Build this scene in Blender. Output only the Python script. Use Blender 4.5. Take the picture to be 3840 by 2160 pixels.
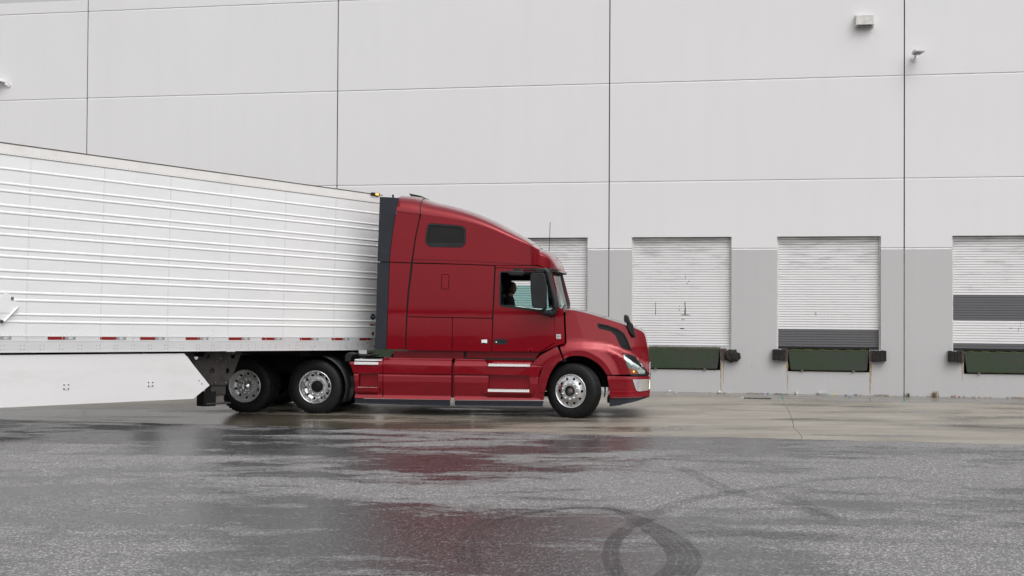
import bpy, bmesh, math, random
from math import sin, cos, pi, radians, sqrt, atan2
from mathutils import Vector, Matrix, Euler
from mathutils.geometry import delaunay_2d_cdt
random.seed(7)
scene = bpy.context.scene
for o in list(bpy.data.objects): bpy.data.objects.remove(o)
COL = scene.collection

# ------------------------------------------------------------------ camera, sky, sun, exposure
FPX, YH, ROLL, CAMZ = 4600.0, 1145.0, 0.0055, 2.0          # focal length and horizon in pixels of a 3840 px wide frame
PITCH = math.atan((YH - 1080) / FPX)
_r0, _f0, _u0 = Vector((1, 0, 0)), Vector((0, cos(PITCH), sin(PITCH))), Vector((0, -sin(PITCH), cos(PITCH)))
CR = _r0 * cos(ROLL) + _u0 * sin(ROLL); CU = _u0 * cos(ROLL) - _r0 * sin(ROLL); CF = _f0
CAM = Vector((0, 0, CAMZ))
cd = bpy.data.cameras.new('camera'); cam = bpy.data.objects.new('camera', cd); COL.objects.link(cam)
cd.sensor_width = 36; cd.lens = FPX * 36 / 3840; cd.clip_end = 3000; cd.clip_start = .1
M = Matrix((CR, CU, -CF)).transposed().to_4x4(); M.translation = CAM; cam.matrix_world = M
scene.camera = cam
SUN_EL, SUN_AZ = radians(52), radians(152)                    # azimuth from +Y, clockwise: behind the camera, to its right
w = bpy.data.worlds.new('World'); scene.world = w; w.use_nodes = True
nt = w.node_tree; nt.nodes.clear()
sky = nt.nodes.new('ShaderNodeTexSky'); sky.sky_type = 'NISHITA'; sky.sun_disc = False
sky.sun_elevation = SUN_EL; sky.sun_rotation = SUN_AZ; sky.air_density = 1.6; sky.dust_density = 6; sky.ozone_density = 1
hs = nt.nodes.new('ShaderNodeHueSaturation'); hs.inputs['Saturation'].default_value = .10
bg = nt.nodes.new('ShaderNodeBackground'); bg.inputs['Strength'].default_value = .13
wo = nt.nodes.new('ShaderNodeOutputWorld')
nt.links.new(sky.outputs[0], hs.inputs['Color']); nt.links.new(hs.outputs[0], bg.inputs[0]); nt.links.new(bg.outputs[0], wo.inputs[0])
sl = bpy.data.lights.new('sun', 'SUN'); sl.energy = .7; sl.angle = radians(95); sl.color = (1, .98, .96)
so = bpy.data.objects.new('sun', sl); COL.objects.link(so)
sd = Vector((sin(SUN_AZ) * cos(SUN_EL), cos(SUN_AZ) * cos(SUN_EL), sin(SUN_EL)))
so.rotation_euler = sd.to_track_quat('Z', 'Y').to_euler(); so.location = sd * 60
vs = scene.view_settings
vs.view_transform = 'Standard'; vs.look = 'None'; vs.gamma = 1; vs.exposure = 0.13; vs.use_curve_mapping = False

# ------------------------------------------------------------------ measuring: photo pixel -> point on a plane of the place
def ray(x, y): return CR * ((x - 1920) / FPX) - CU * ((y - 1080) / FPX) + CF
def hit(x, y, p0, n):
    d = ray(x, y); return CAM + d * ((p0 - CAM).dot(n) / d.dot(n))
WA = radians(10.6)
WU, WN = Vector((cos(WA), -sin(WA), 0)), Vector((sin(WA), cos(WA), 0)); SW = 31 * cos(WA)   # along the wall / through it
def wallpt(u, s, z): return WU * u + WN * s + Vector((0, 0, z))
PSI = radians(7); TH, TL = Vector((cos(PSI), -sin(PSI), 0)), Vector((sin(PSI), cos(PSI), 0))
TO = CAM + ray(2139.6, 1468.3) * 21.8 + TL * 1.22; TO.z = 0
def TK(x, y, yl=-1.2):
    q = hit(x, y, TO + TL * yl, TL) - TO; return (q.dot(TH), q.z)
BE, TP = radians(52.8), .0207
_rt = Euler((0, TP, BE)).to_matrix(); RF, RL, RU = _rt.col[0].copy(), _rt.col[1].copy(), _rt.col[2].copy()
RS = Vector((-6.934, 17.59, 1.289))
FX, RZ = 7.25, 1.15                                           # trailer front beyond RS, rail height in trailer space
RO = RS + RF * FX - RU * RZ + RL * 1.3                        # trailer origin: ground under the nose centre
def TR(x, y, yl=-1.3):
    q = hit(x, y, RO + RL * yl, RL) - RO; return (q.dot(RF), q.dot(RU))
def zm(x0, y0, s, fn):
    def g(*pts, **k): return [fn(x0 + u / s, y0 + v / s, **k) for u, v in pts]
    return g
K1 = zm(1380, 700, 2.337, TK); K2 = zm(1800, 950, 2.2294, TK); K3 = zm(660, 1280, 3.22, TK); K8 = zm(1300, 1280, 3.22, TK)
KB = zm(2020, 1300, 5.174, TK); KW = zm(1850, 960, 5.174, TK); R3 = zm(660, 1280, 3.22, TR)
RT_ = zm(0, 1000, 2.416, TR)

# ------------------------------------------------------------------ materials
def ground0(x, y): return hit(x, y, Vector((0, 0, 0)), Vector((0, 0, 1)))
MATS = {}
class NB:
    def __init__(s, m): s.t = m.node_tree; s.n = s.t.nodes; s.l = s.t.links
    def new(s, ty, **k):
        n = s.n.new(ty)
        for a, b in k.items():
            if a.startswith('i_'): n.inputs[a[2:].replace('_', ' ')].default_value = b
            else: setattr(n, a, b)
        return n
    def link(s, a, b): s.l.new(a, b)
    def coord(s, scale=(1, 1, 1), which='Object', rot=(0, 0, 0)):
        tc = s.new('ShaderNodeTexCoord'); mp = s.new('ShaderNodeMapping'); mp.inputs['Scale'].default_value = scale
        mp.inputs['Rotation'].default_value = rot
        s.link(tc.outputs[which], mp.inputs[0]); return mp.outputs[0]
    def noise(s, co, scale, detail=4, rough=.55, dist=0):
        n = s.new('ShaderNodeTexNoise'); n.inputs['Scale'].default_value = scale; n.inputs['Detail'].default_value = detail
        n.inputs['Roughness'].default_value = rough; n.inputs['Distortion'].default_value = dist; s.link(co, n.inputs['Vector']); return n.outputs['Fac']
    def ramp(s, f, *stops):
        r = s.new('ShaderNodeValToRGB'); e = r.color_ramp.elements
        while len(e) < len(stops): e.new(.5)
        for i, (p, c) in enumerate(stops):
            e[i].position = p; e[i].color = (c, c, c, 1) if not isinstance(c, tuple) else (*c, 1)
        s.link(f, r.inputs[0]); return r.outputs[0]
    def mix(s, f, a, b, mode='MIX'):
        m = s.new('ShaderNodeMix', data_type='RGBA', blend_type=mode)
        for sock, v in ((m.inputs[0], f), (m.inputs[6], a), (m.inputs[7], b)):
            if isinstance(v, (int, float)): sock.default_value = v if sock is m.inputs[0] else (v, v, v, 1)
            elif isinstance(v, tuple): sock.default_value = (*v, 1)
            else: s.link(v, sock)
        return m.outputs[2]
    def math(s, op, a, b=0.0):
        m = s.new('ShaderNodeMath', operation=op)
        for i, v in enumerate((a, b)):
            if isinstance(v, (int, float)): m.inputs[i].default_value = v
            else: s.link(v, m.inputs[i])
        return m.outputs[0]
    def sep(s, co):
        n = s.new('ShaderNodeSeparateXYZ'); s.link(co, n.inputs[0]); return n.outputs
    def bump(s, h, strength, dist=.01):
        b = s.new('ShaderNodeBump'); b.inputs['Distance'].default_value = dist
        if isinstance(strength, (int, float)): b.inputs['Strength'].default_value = strength
        else: s.link(strength, b.inputs['Strength'])
        s.link(h, b.inputs['Height']); return b.outputs[0]
def newmat(name):
    m = bpy.data.materials.new(name); m.use_nodes = True; nb = NB(m); MATS[name] = m
    return m, nb, m.node_tree.nodes['Principled BSDF']
def setp(b, **k):
    for a, v in k.items(): b.inputs[a.replace('_', ' ')].default_value = (*v, 1) if isinstance(v, tuple) else v
def mat(name, col, rough=.5, metal=0., var=.12, vscale=3., bump=0., bscale=60., coat=0., spec=.5, rvar=.0):
    m, nb, b = newmat(name)
    setp(b, Roughness=rough, Metallic=metal, Coat_Weight=coat, Coat_Roughness=.03, Specular_IOR_Level=spec)
    co = nb.coord()
    f = nb.noise(co, vscale, 5, .6)
    c0 = tuple(x * (1 - var) for x in col); c1 = tuple(min(1, x * (1 + var)) for x in col)
    nb.link(nb.mix(nb.ramp(f, (.3, 0.), (.7, 1.)), c0, c1), b.inputs['Base Color'])
    if rvar: nb.link(nb.ramp(nb.noise(co, vscale * 2.3, 4), (.3, max(0, rough - rvar)), (.7, min(1, rough + rvar))), b.inputs['Roughness'])
    if bump: nb.link(nb.bump(nb.noise(co, bscale, 3), bump), b.inputs['Normal'])
    return m
def build_mats():
    # truck
    m, nb, b = newmat('red_paint')
    setp(b, Roughness=.30, Metallic=.42, Coat_Weight=.9, Coat_Roughness=.012, Coat_IOR=1.43, Specular_IOR_Level=.2)
    co = nb.coord()
    fl = nb.noise(co, 220, 2); big = nb.noise(co, 1.3, 3)
    c = nb.mix(nb.ramp(big, (.35, 0.), (.65, 1.)), (.212, .0009, .0078), (.236, .0014, .0094))
    c = nb.mix(nb.ramp(fl, (.45, 0.), (.62, .3)), c, (.25, .002, .012))
    vo = nb.new('ShaderNodeTexVoronoi', feature='F1'); vo.inputs['Scale'].default_value = 30; nb.link(co, vo.inputs['Vector'])
    drop = nb.ramp(vo.outputs['Distance'], (.10, 1.), (.17, 0.))
    rnd = nb.sep(vo.outputs['Color'])[0]
    drop = nb.math('MULTIPLY', drop, nb.math('GREATER_THAN', rnd, .86))
    c = nb.mix(nb.math('MULTIPLY', drop, .4), c, (.50, .16, .19))
    nb.link(c, b.inputs['Base Color'])
    mat('pane_black', (.014, .014, .015), .35, var=.15, spec=.22)
    mat('black_plastic', (.013, .014, .016), .42, var=.3, rvar=.1, spec=.4)
    mat('slate_plastic', (.019, .022, .031), .5, var=.15, vscale=6, rvar=.08, spec=.3)
    mat('rubber', (.0065, .0065, .007), .6, var=.35, vscale=9, bump=.15, bscale=90, rvar=.12, spec=.3)
    mat('chassis_black', (.006, .006, .006), .7, var=.4, vscale=7, spec=.25)
    mat('steel_dark', (.040, .037, .036), .55, .1, var=.35, vscale=7, rvar=.12)
    mat('steel_worn', (.16, .145, .135), .5, .4, var=.4, vscale=9, rvar=.15)
    mat('aluminium', (.74, .75, .77), .26, .95, var=.08, vscale=8, rvar=.09)
    mat('aluminium_dull', (.62, .62, .63), .36, .7, var=.2, vscale=11, rvar=.12)
    mat('chrome', (.86, .87, .88), .05, 1., var=.02)
    mat('tread_white', (.86, .86, .87), .42, .2, var=.08, vscale=20)
    mat('fabric_black', (.012, .012, .014), .9, var=.3, bump=.3)
    mat('fabric_seat', (.028, .027, .028), .85, var=.3, bump=.3)
    mat('trim_dark', (.014, .0135, .014), .7, var=.2)
    mat('skin', (.42, .25, .18), .5, var=.08)
    mat('hair', (.012, .009, .007), .6, var=.3, bump=.5, bscale=200)
    mat('sticker', (.72, .73, .74), .4, var=.25, vscale=60)
    mat('reflector_bowl', (.55, .57, .58), .18, .85, var=.15, vscale=12)
    mat('blue_print', (.02, .05, .22), .4, var=.3, vscale=30)
    mat('navy_print', (.012, .018, .06), .4)
    mat('red_print', (.30, .02, .015), .4)
    mat('sand_print', (.55, .42, .30), .4)
    mat('yellow_tag', (.75, .65, .05), .5)
    for nm, col, ro in (('glass', (.93, .97, .96), 0.02), ('glass_teal', (.60, .78, .76), .02), ('glass_dark', (.04, .045, .05), .05)):
        m, nb, b = newmat(nm); nb.n.remove(b)
        tr = nb.new('ShaderNodeBsdfTransparent'); tr.inputs[0].default_value = (*col, 1)
        gl = nb.new('ShaderNodeBsdfGlossy'); gl.inputs['Roughness'].default_value = ro
        fr = nb.new('ShaderNodeFresnel'); fr.inputs[0].default_value = 1.45
        mx = nb.new('ShaderNodeMixShader'); nb.link(fr.outputs[0], mx.inputs[0]); nb.link(tr.outputs[0], mx.inputs[1]); nb.link(gl.outputs[0], mx.inputs[2])
        nb.link(mx.outputs[0], nb.n['Material Output'].inputs[0])
    m, nb, b = newmat('amber_lit'); setp(b, Base_Color=(.8, .25, .02), Emission_Color=(1, .45, .06), Emission_Strength=3.)
    m, nb, b = newmat('amber_lens'); setp(b, Base_Color=(.35, .05, .015), Roughness=.12, Coat_Weight=1., Emission_Color=(1, .2, .03), Emission_Strength=.12)
    m, nb, b = newmat('headlight_bulb'); setp(b, Base_Color=(.9, .8, .6), Emission_Color=(1, .85, .6), Emission_Strength=1.6)
    m, nb, b = newmat('red_reflective'); setp(b, Base_Color=(.25, .008, .008), Roughness=.3)
    co = nb.coord(); nb.link(nb.mix(nb.noise(co, 30, 3), (.17, .004, .004), (.30, .012, .01)), b.inputs['Base Color'])
    mat('silver_reflective', (.34, .35, .36), .32, .3, var=.15, vscale=20)
    mat('silver_mark', (.62, .63, .64), .35, .2, var=.3, vscale=60)
    # trailer skin
    m, nb, b = newmat('trailer_white'); setp(b, Roughness=.2, Coat_Weight=1., Coat_Roughness=.08, Coat_IOR=1.6)
    co = nb.coord((.5, .5, 2.)); f = nb.noise(co, 1.7, 5, .6)
    nb.link(nb.mix(nb.ramp(f, (.3, 0.), (.75, 1.)), (.80, .81, .825), (.86, .865, .875)), b.inputs['Base Color'])
    nb.link(nb.bump(nb.noise(nb.coord((.8, .8, 2.4)), 1.6, 2), .12, .02), b.inputs['Normal'])
    mat('rib_white', (.84, .845, .855), .45, var=.03, spec=.3)
    m, nb, b = newmat('rail_white'); setp(b, Roughness=.35)
    co = nb.coord((1, 1, 1)); f = nb.noise(nb.coord((3, 3, 3.)), 1.6, 6, .65)
    z = nb.sep(nb.coord())[2]
    nb.link(nb.mix(nb.ramp(f, (.45, 0.), (.8, .6)), (.80, .79, .78), (.68, .655, .62)), b.inputs['Base Color'])
    m, nb, b = newmat('rail_alu'); setp(b, Roughness=.33, Metallic=.35)
    f = nb.noise(nb.coord((1, 1, 25)), 1.5, 5, .6)
    nb.link(nb.mix(f, (.72, .73, .75), (.84, .845, .86)), b.inputs['Base Color'])
    nb.link(nb.ramp(nb.noise(nb.coord(), 2.2, 4), (.3, .24), (.7, .45)), b.inputs['Roughness'])
    m, nb, b = newmat('skirt_white'); setp(b, Roughness=.4)
    f = nb.noise(nb.coord((.7, .7, 3)), 1.4, 6, .65)
    nb.link(nb.mix(nb.ramp(f, (.5, 0.), (.9, .8)), (.745, .74, .75), (.64, .62, .61)), b.inputs['Base Color'])
    mat('trailer_roof', (.10, .085, .07), .55, .1, var=.5, vscale=5)
    # warehouse: uv-free, object space = world; the wall's own axes come from rotating the coordinates
    def wallpaint(name, col, dirt, drip):
        m, nb, b = newmat(name); setp(b, Roughness=.75)
        co = nb.coord(rot=(0, 0, WA))
        f = nb.noise(co, .32, 5, .55); c = nb.mix(nb.ramp(f, (.3, 0.), (.75, 1.)), tuple(x * .97 for x in col), col)
        s1 = nb.noise(nb.coord((2.6, 2.6, .16), rot=(0, 0, WA)), 1., 6, .65)
        c = nb.mix(nb.ramp(s1, (.48, 0.), (.75, drip)), c, tuple(x * .82 for x in col))
        s2 = nb.noise(co, 2.1, 8, .7)
        c = nb.mix(nb.ramp(s2, (.60, 0.), (.80, dirt)), c, tuple(x * .62 for x in col))
        nb.link(c, b.inputs['Base Color'])
        nb.link(nb.bump(nb.noise(co, 38, 4, .6), .12, .01), b.inputs['Normal'])
    wallpaint('wall_white', (.742, .740, .760), .04, .12)
    wallpaint('wall_grey', (.50, .50, .51), .32, .25)
    mat('joint_black', (.012, .011, .011), .7, var=.4, vscale=9)
    mat('joint_brown', (.17, .15, .145), .8, var=.3, vscale=6)
    mat('rust_stain', (.40, .29, .15), .8, var=.3, vscale=12)
    def slatpaint(name, col, dirty):
        m, nb, b = newmat(name); setp(b, Roughness=.42)
        geo = nb.new('ShaderNodeNewGeometry'); pos = geo.outputs['Position']; zz = nb.sep(pos)[2]
        def wc(sc):
            mp = nb.new('ShaderNodeMapping'); mp.inputs['Scale'].default_value = sc; mp.inputs['Rotation'].default_value = (0, 0, WA); nb.link(pos, mp.inputs[0]); return mp.outputs[0]
        f = nb.noise(wc((1.3, 1.3, 9)), 1.2, 5, .62)
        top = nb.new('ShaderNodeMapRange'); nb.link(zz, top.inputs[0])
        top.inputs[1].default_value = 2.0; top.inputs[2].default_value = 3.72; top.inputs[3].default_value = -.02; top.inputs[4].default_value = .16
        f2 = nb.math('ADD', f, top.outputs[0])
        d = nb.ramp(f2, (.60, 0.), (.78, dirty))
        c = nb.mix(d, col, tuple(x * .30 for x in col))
        soot_shade = nb.new('ShaderNodeMapRange'); nb.link(zz, soot_shade.inputs[0]); soot_shade.inputs[1].default_value = 3.50; soot_shade.inputs[2].default_value = 3.70; soot_shade.inputs[3].default_value = 0.; soot_shade.inputs[4].default_value = .55  # soot together with the lintel's shade, painted across the door top
        c = nb.mix(nb.math('MULTIPLY', soot_shade.outputs[0], nb.ramp(nb.noise(wc((2, 2, 2)), 1.5, 4), (.3, .3), (.6, 1.))), c, tuple(x * .38 for x in col))
        f3 = nb.noise(wc((3.5, 3.5, .4)), 1., 4, .6)
        c = nb.mix(nb.ramp(f3, (.5, 0.), (.8, .15)), c, tuple(x * .65 for x in col))
        nb.link(c, b.inputs['Base Color'])
    slatpaint('slat_white', (.79, .79, .81), .42)
    slatpaint('slat_grey', (.12, .12, .13), .3)
    mat('door_void', (.02, .02, .02), .9)
    m, nb, b = newmat('leveler_green'); setp(b, Roughness=.55, Metallic=.1)
    co = nb.coord(rot=(0, 0, WA)); cx = nb.sep(co)
    dx = nb.math('ADD', cx[0], cx[2]); dz = nb.math('SUBTRACT', cx[0], cx[2])
    p = nb.math('MULTIPLY', nb.math('SINE', nb.math('MULTIPLY', dx, 75.)), nb.math('SINE', nb.math('MULTIPLY', dz, 75.)))
    dia = nb.ramp(p, (.45, 0.), (.7, 1.))
    wear = nb.noise(co, 1.9, 5, .6)
    c = nb.mix(nb.ramp(wear, (.42, 0.), (.62, 1.)), (.014, .034, .009), (.026, .030, .024))
    c = nb.mix(nb.math('MULTIPLY', dia, .3), c, (.12, .125, .11))
    nb.link(c, b.inputs['Base Color']); nb.link(nb.bump(dia, .5, .006), b.inputs['Normal'])
    mat('leveler_edge', (.11, .13, .03), .6, var=.4, vscale=15)
    mat('bumper_rubber', (.017, .015, .014), .85, var=.6, vscale=14, bump=.8, bscale=30)
    mat('bumper_steel', (.075, .052, .045), .7, .2, var=.5, vscale=14)
    mat('cream_metal', (.62, .61, .58), .5, var=.2, vscale=9)
    mat('fixture_white', (.70, .70, .70), .4, var=.08)
    mat('lamp_glass', (.10, .105, .115), .15, var=.2)
    # asphalt
    m, nb, b = newmat('asphalt')
    co = nb.coord(); can = nb.coord((.40, 1., 1.), rot=(0, 0, WA))
    w1 = nb.noise(can, .55, 6, .64, .6); w2 = nb.noise(can, 2.3, 6, .68, .4)
    ag = nb.noise(co, 105, 3, .75); ag2 = nb.noise(co, 22, 3, .6)
    wet0 = nb.math('ADD', w1, nb.math('MULTIPLY', nb.math('SUBTRACT', w2, .5), .62))
    wet0 = nb.math('ADD', wet0, nb.math('MULTIPLY', nb.math('SUBTRACT', ag2, .5), .22))
    for (wx, wy), (rx, ry), amt in (((1640, 1960), (1.9, 2.3), .15), ((380, 1630), (3.6, 1.5), .12), ((1000, 1680), (3.0, .9), .07), ((1500, 1720), (2.4, .9), .10), ((3000, 1850), (4.5, 2.6), -.07), ((900, 1850), (4., 1.4), -.02)):
        g_ = ground0(wx, wy); tc = nb.new('ShaderNodeTexCoord'); mp = nb.new('ShaderNodeMapping'); mp.vector_type = 'TEXTURE'; mp.inputs['Location'].default_value = (g_.x, g_.y, 0); mp.inputs['Scale'].default_value = (rx * 1.6, ry * 1.6, 50); nb.link(tc.outputs['Object'], mp.inputs[0])
        gd = nb.new('ShaderNodeTexGradient', gradient_type='SPHERICAL'); nb.link(mp.outputs[0], gd.inputs[0]); wet0 = nb.math('ADD', wet0, nb.math('MULTIPLY', gd.outputs['Fac'], amt))
    wet = nb.ramp(wet0, (.455, 0.), (.575, 1.))
    vor = nb.new('ShaderNodeTexVoronoi', feature='F1'); vor.inputs['Scale'].default_value = 72; nb.link(co, vor.inputs['Vector'])
    stone = nb.sep(vor.outputs['Color'])[0]
    dry = nb.mix(nb.ramp(ag, (.35, 0.), (.68, 1.)), (.060, .059, .062), (.30, .295, .298))
    dry = nb.mix(nb.ramp(stone, (.70, 0.), (.98, .8)), dry, (.60, .59, .585))
    wc = nb.mix(nb.ramp(ag, (.35, 0.), (.7, 1.)), (.010, .010, .012), (.034, .034, .037))
    wc = nb.mix(nb.ramp(stone, (.72, 0.), (1., .8)), wc, (.24, .24, .245))
    nb.link(nb.mix(wet, dry, wc), b.inputs['Base Color'])
    nb.link(nb.ramp(wet, (0., .62), (1., .17)), b.inputs['Roughness'])
    nb.link(nb.ramp(wet, (0., .22), (1., .5)), b.inputs['Specular IOR Level'])
    h = nb.math('ADD', ag, nb.math('MULTIPLY', stone, .5))
    nb.link(nb.bump(h, nb.ramp(wet, (0., .6), (1., .34)), .006), b.inputs['Normal'])
    # concrete
    m, nb, b = newmat('concrete')
    co = nb.coord(); can = nb.coord((.30, 1., 1.), rot=(0, 0, WA))
    w1 = nb.noise(can, .9, 6, .6, .3)
    sdist = nb.sep(nb.coord(rot=(0, 0, WA)))[1]
    gut = nb.new('ShaderNodeMapRange'); nb.link(sdist, gut.inputs[0])
    gut.inputs[1].default_value = SW - 2.9; gut.inputs[2].default_value = SW - .9; gut.inputs[3].default_value = 0.; gut.inputs[4].default_value = .22
    wsum = nb.math('ADD', w1, gut.outputs[0])
    for (wx, wy), (rx, ry), amt in (((250, 1570), (4.5, 2.2), .26), ((1500, 1590), (4.0, 1.3), .16)):
        g_ = ground0(wx, wy); tc = nb.new('ShaderNodeTexCoord'); mp = nb.new('ShaderNodeMapping'); mp.vector_type = 'TEXTURE'; mp.inputs['Location'].default_value = (g_.x, g_.y, 0); mp.inputs['Scale'].default_value = (rx * 1.6, ry * 1.6, 50); nb.link(tc.outputs['Object'], mp.inputs[0])
        gd = nb.new('ShaderNodeTexGradient', gradient_type='SPHERICAL'); nb.link(mp.outputs[0], gd.inputs[0]); wsum = nb.math('ADD', wsum, nb.math('MULTIPLY', gd.outputs['Fac'], amt))
    wet = nb.ramp(wsum, (.50, 0.), (.66, 1.))
    gr = nb.noise(co, 55, 4, .7); big = nb.noise(can, 2.2, 7, .68)
    c = nb.mix(nb.ramp(big, (.33, 0.), (.68, 1.)), (.215, .193, .160), (.365, .335, .290))
    c = nb.mix(nb.ramp(gr, (.35, .25), (.6, 0.)), c, (.14, .13, .115))
    wc = nb.mix(nb.ramp(big, (.3, 0.), (.7, 1.)), (.060, .051, .038), (.140, .122, .095))
    nb.link(nb.mix(wet, c, wc), b.inputs['Base Color'])
    nb.link(nb.ramp(wet, (0., .50), (1., .16)), b.inputs['Roughness'])
    nb.link(nb.bump(gr, nb.ramp(wet, (0., .25), (1., .05)), .006), b.inputs['Normal'])
    # tyre marks: worn rubber film
    for nm, am in (('tyre_mark', .55), ('tyre_mark_faint', .22)):
        m, nb, b = newmat(nm); setp(b, Base_Color=(.030, .029, .032), Roughness=.4)
        co = nb.coord(); f = nb.ramp(nb.noise(co, 48, 3, .75), (.28, .0), (.50, am))
        f = nb.math('MULTIPLY', f, nb.ramp(nb.noise(co, 1.1, 3), (.35, .35), (.6, 1.)))
        nb.link(f, b.inputs['Alpha'])
    mat('treeline', (.028, .036, .018), .9, var=.5, vscale=.4)
    mat('joint_dirt', (.035, .032, .027), .85, var=.4, vscale=8)
    mat('grate_iron', (.03, .027, .025), .6, .3, var=.4, vscale=20)
    for nm, c in (('litter_white', (.55, .55, .54)), ('litter_blue', (.08, .22, .42)), ('litter_yellow', (.70, .50, .06)), ('litter_orange', (.55, .20, .05)), ('litter_teal', (.05, .40, .32)), ('litter_brown', (.16, .09, .04)), ('litter_red', (.45, .05, .03))):
        mat(nm, c, .5, var=.2, vscale=40)
    mat('grass_green', (.07, .10, .025), .8, var=.4, vscale=40); mat('grass_dry', (.24, .15, .07), .8, var=.4, vscale=40)
build_mats()

# ------------------------------------------------------------------ mesh helpers
def mk(name, V, F, m, parent=None, smooth=False, mi=None, auto=None):
    me = bpy.data.meshes.new(name); me.from_pydata([tuple(v) for v in V], [], F)
    for x in (m if isinstance(m, (list, tuple)) else [m]): me.materials.append(MATS[x])
    if mi:
        for p, i in zip(me.polygons, mi): p.material_index = i
    if smooth is True: me.polygons.foreach_set('use_smooth', [True] * len(me.polygons))
    elif smooth: me.polygons.foreach_set('use_smooth', smooth)
    me.update()
    if auto is not None: me.set_sharp_from_angle(angle=radians(auto))
    o = bpy.data.objects.new(name, me); COL.objects.link(o)
    if parent: o.parent = parent
    return o
def tag(o, label=None, cat=None, group=None, kind=None):
    for k, v in (('label', label), ('category', cat), ('group', group), ('kind', kind)):
        if v: o[k] = v
    return o
def empty(name, loc=(0, 0, 0), rot=(0, 0, 0), parent=None):
    o = bpy.data.objects.new(name, None); COL.objects.link(o); o.location = loc; o.rotation_euler = rot; o.empty_display_size = .2
    if parent: o.parent = parent
    return o
def dup(o, parent=None):
    c = o.copy(); COL.objects.link(c); c.parent = parent
    for ch in list(o.children): dup(ch, c)
    return c
class MB:
    def __init__(s): s.V = []; s.F = []; s.S = []; s.I = []; s.N = {}
    def add(s, V, F, smooth=False, mi=0):
        n = len(s.V); s.V += [tuple(v) for v in V]; s.F += [tuple(i + n for i in f) for f in F]; s.S += [smooth] * len(F); s.I += [mi] * len(F); return s
    def box(s, a, b, mi=0, bev=0):
        (x0, y0, z0), (x1, y1, z1) = a, b
        if not bev:
            V = [(x, y, z) for x in (x0, x1) for y in (y0, y1) for z in (z0, z1)]
            return s.add(V, [(0, 1, 3, 2), (4, 6, 7, 5), (0, 4, 5, 1), (2, 3, 7, 6), (0, 2, 6, 4), (1, 5, 7, 3)], mi=mi)
        bm = bmesh.new(); bmesh.ops.create_cube(bm, size=1)
        for v in bm.verts: v.co = ((x0 + x1) / 2 + v.co.x * (x1 - x0), (y0 + y1) / 2 + v.co.y * (y1 - y0), (z0 + z1) / 2 + v.co.z * (z1 - z0))
        bmesh.ops.bevel(bm, geom=bm.edges[:], offset=bev, segments=2, affect='EDGES', profile=.5)
        return s.bm(bm, mi=mi)
    def bm(s, bm, smooth=False, mi=0, mtx=None):
        bm.verts.index_update(); V = [(mtx @ v.co if mtx else v.co.copy()) for v in bm.verts]; F = [tuple(v.index for v in f.verts) for f in bm.faces]
        bm.free(); return s.add(V, F, smooth, mi)
    def prism(s, poly, y0, y1, mi=0, axis='y'):
        n = len(poly); P = (lambda a, c, t: (a, t, c)) if axis == 'y' else ((lambda a, c, t: (t, a, c)) if axis == 'x' else (lambda a, c, t: (a, c, t)))
        V = [P(a, c, y0) for a, c in poly] + [P(a, c, y1) for a, c in poly]
        return s.add(V, [tuple(range(n)), tuple(reversed(range(n, 2 * n)))] + [(i, n + i, n + (i + 1) % n, (i + 1) % n) for i in range(n)], mi=mi)
    def tube(s, path, r, seg=8, mi=0, caps=True):
        path = [Vector(p) for p in path]; n = len(path); rr = r if isinstance(r, (list, tuple)) else [r] * n; V = []; F = []
        for i, p in enumerate(path):
            t = (path[min(i + 1, n - 1)] - path[max(i - 1, 0)]).normalized()
            a = t.orthogonal() if abs(t.z) > .99 else t.cross(Vector((0, 0, 1))); a.normalize(); b = t.cross(a)
            V += [p + (a * cos(2 * pi * k / seg) + b * sin(2 * pi * k / seg)) * rr[i] for k in range(seg)]
        for i in range(n - 1):
            F += [(i * seg + k, i * seg + (k + 1) % seg, (i + 1) * seg + (k + 1) % seg, (i + 1) * seg + k) for k in range(seg)]
        s.add(V, F, True, mi)
        if caps: s.add(V[:seg], [tuple(reversed(range(seg)))], mi=mi); s.add(V[-seg:], [tuple(range(seg))], mi=mi)
        return s
    def lathe(s, prof, seg=48, c=(0, 0, 0), mi=0, smooth=True):      # prof: (radius, y); axis along y
        n = len(prof); V = []
        for k in range(seg):
            a = 2 * pi * k / seg; V += [(c[0] + r * cos(a), c[1] + y, c[2] + r * sin(a)) for r, y in prof]
        F = [(k * n + i, k * n + i + 1, ((k + 1) % seg) * n + i + 1, ((k + 1) % seg) * n + i) for k in range(seg) for i in range(n - 1)]
        return s.add(V, F, smooth, mi)
    def loft(s, secs, closed=False, caps=False, mi=0, smooth=True):
        n = len(secs[0]); V = [p for q in secs for p in q]; m = n if closed else n - 1
        F = [(i * n + k, i * n + (k + 1) % n, (i + 1) * n + (k + 1) % n, (i + 1) * n + k) for i in range(len(secs) - 1) for k in range(m)]
        s.add(V, F, smooth, mi)
        if caps: s.add(secs[0], [tuple(range(n))], mi=mi); s.add(secs[-1], [tuple(reversed(range(n)))], mi=mi)
        return s
    def mirror(s):
        n = len(s.V); F = list(s.F); S = list(s.S); I = list(s.I)
        s.V += [(x, -y, z) for x, y, z in s.V]; s.F += [tuple(i + n for i in reversed(f)) for f in F]; s.S += S; s.I += I; return s
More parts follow.
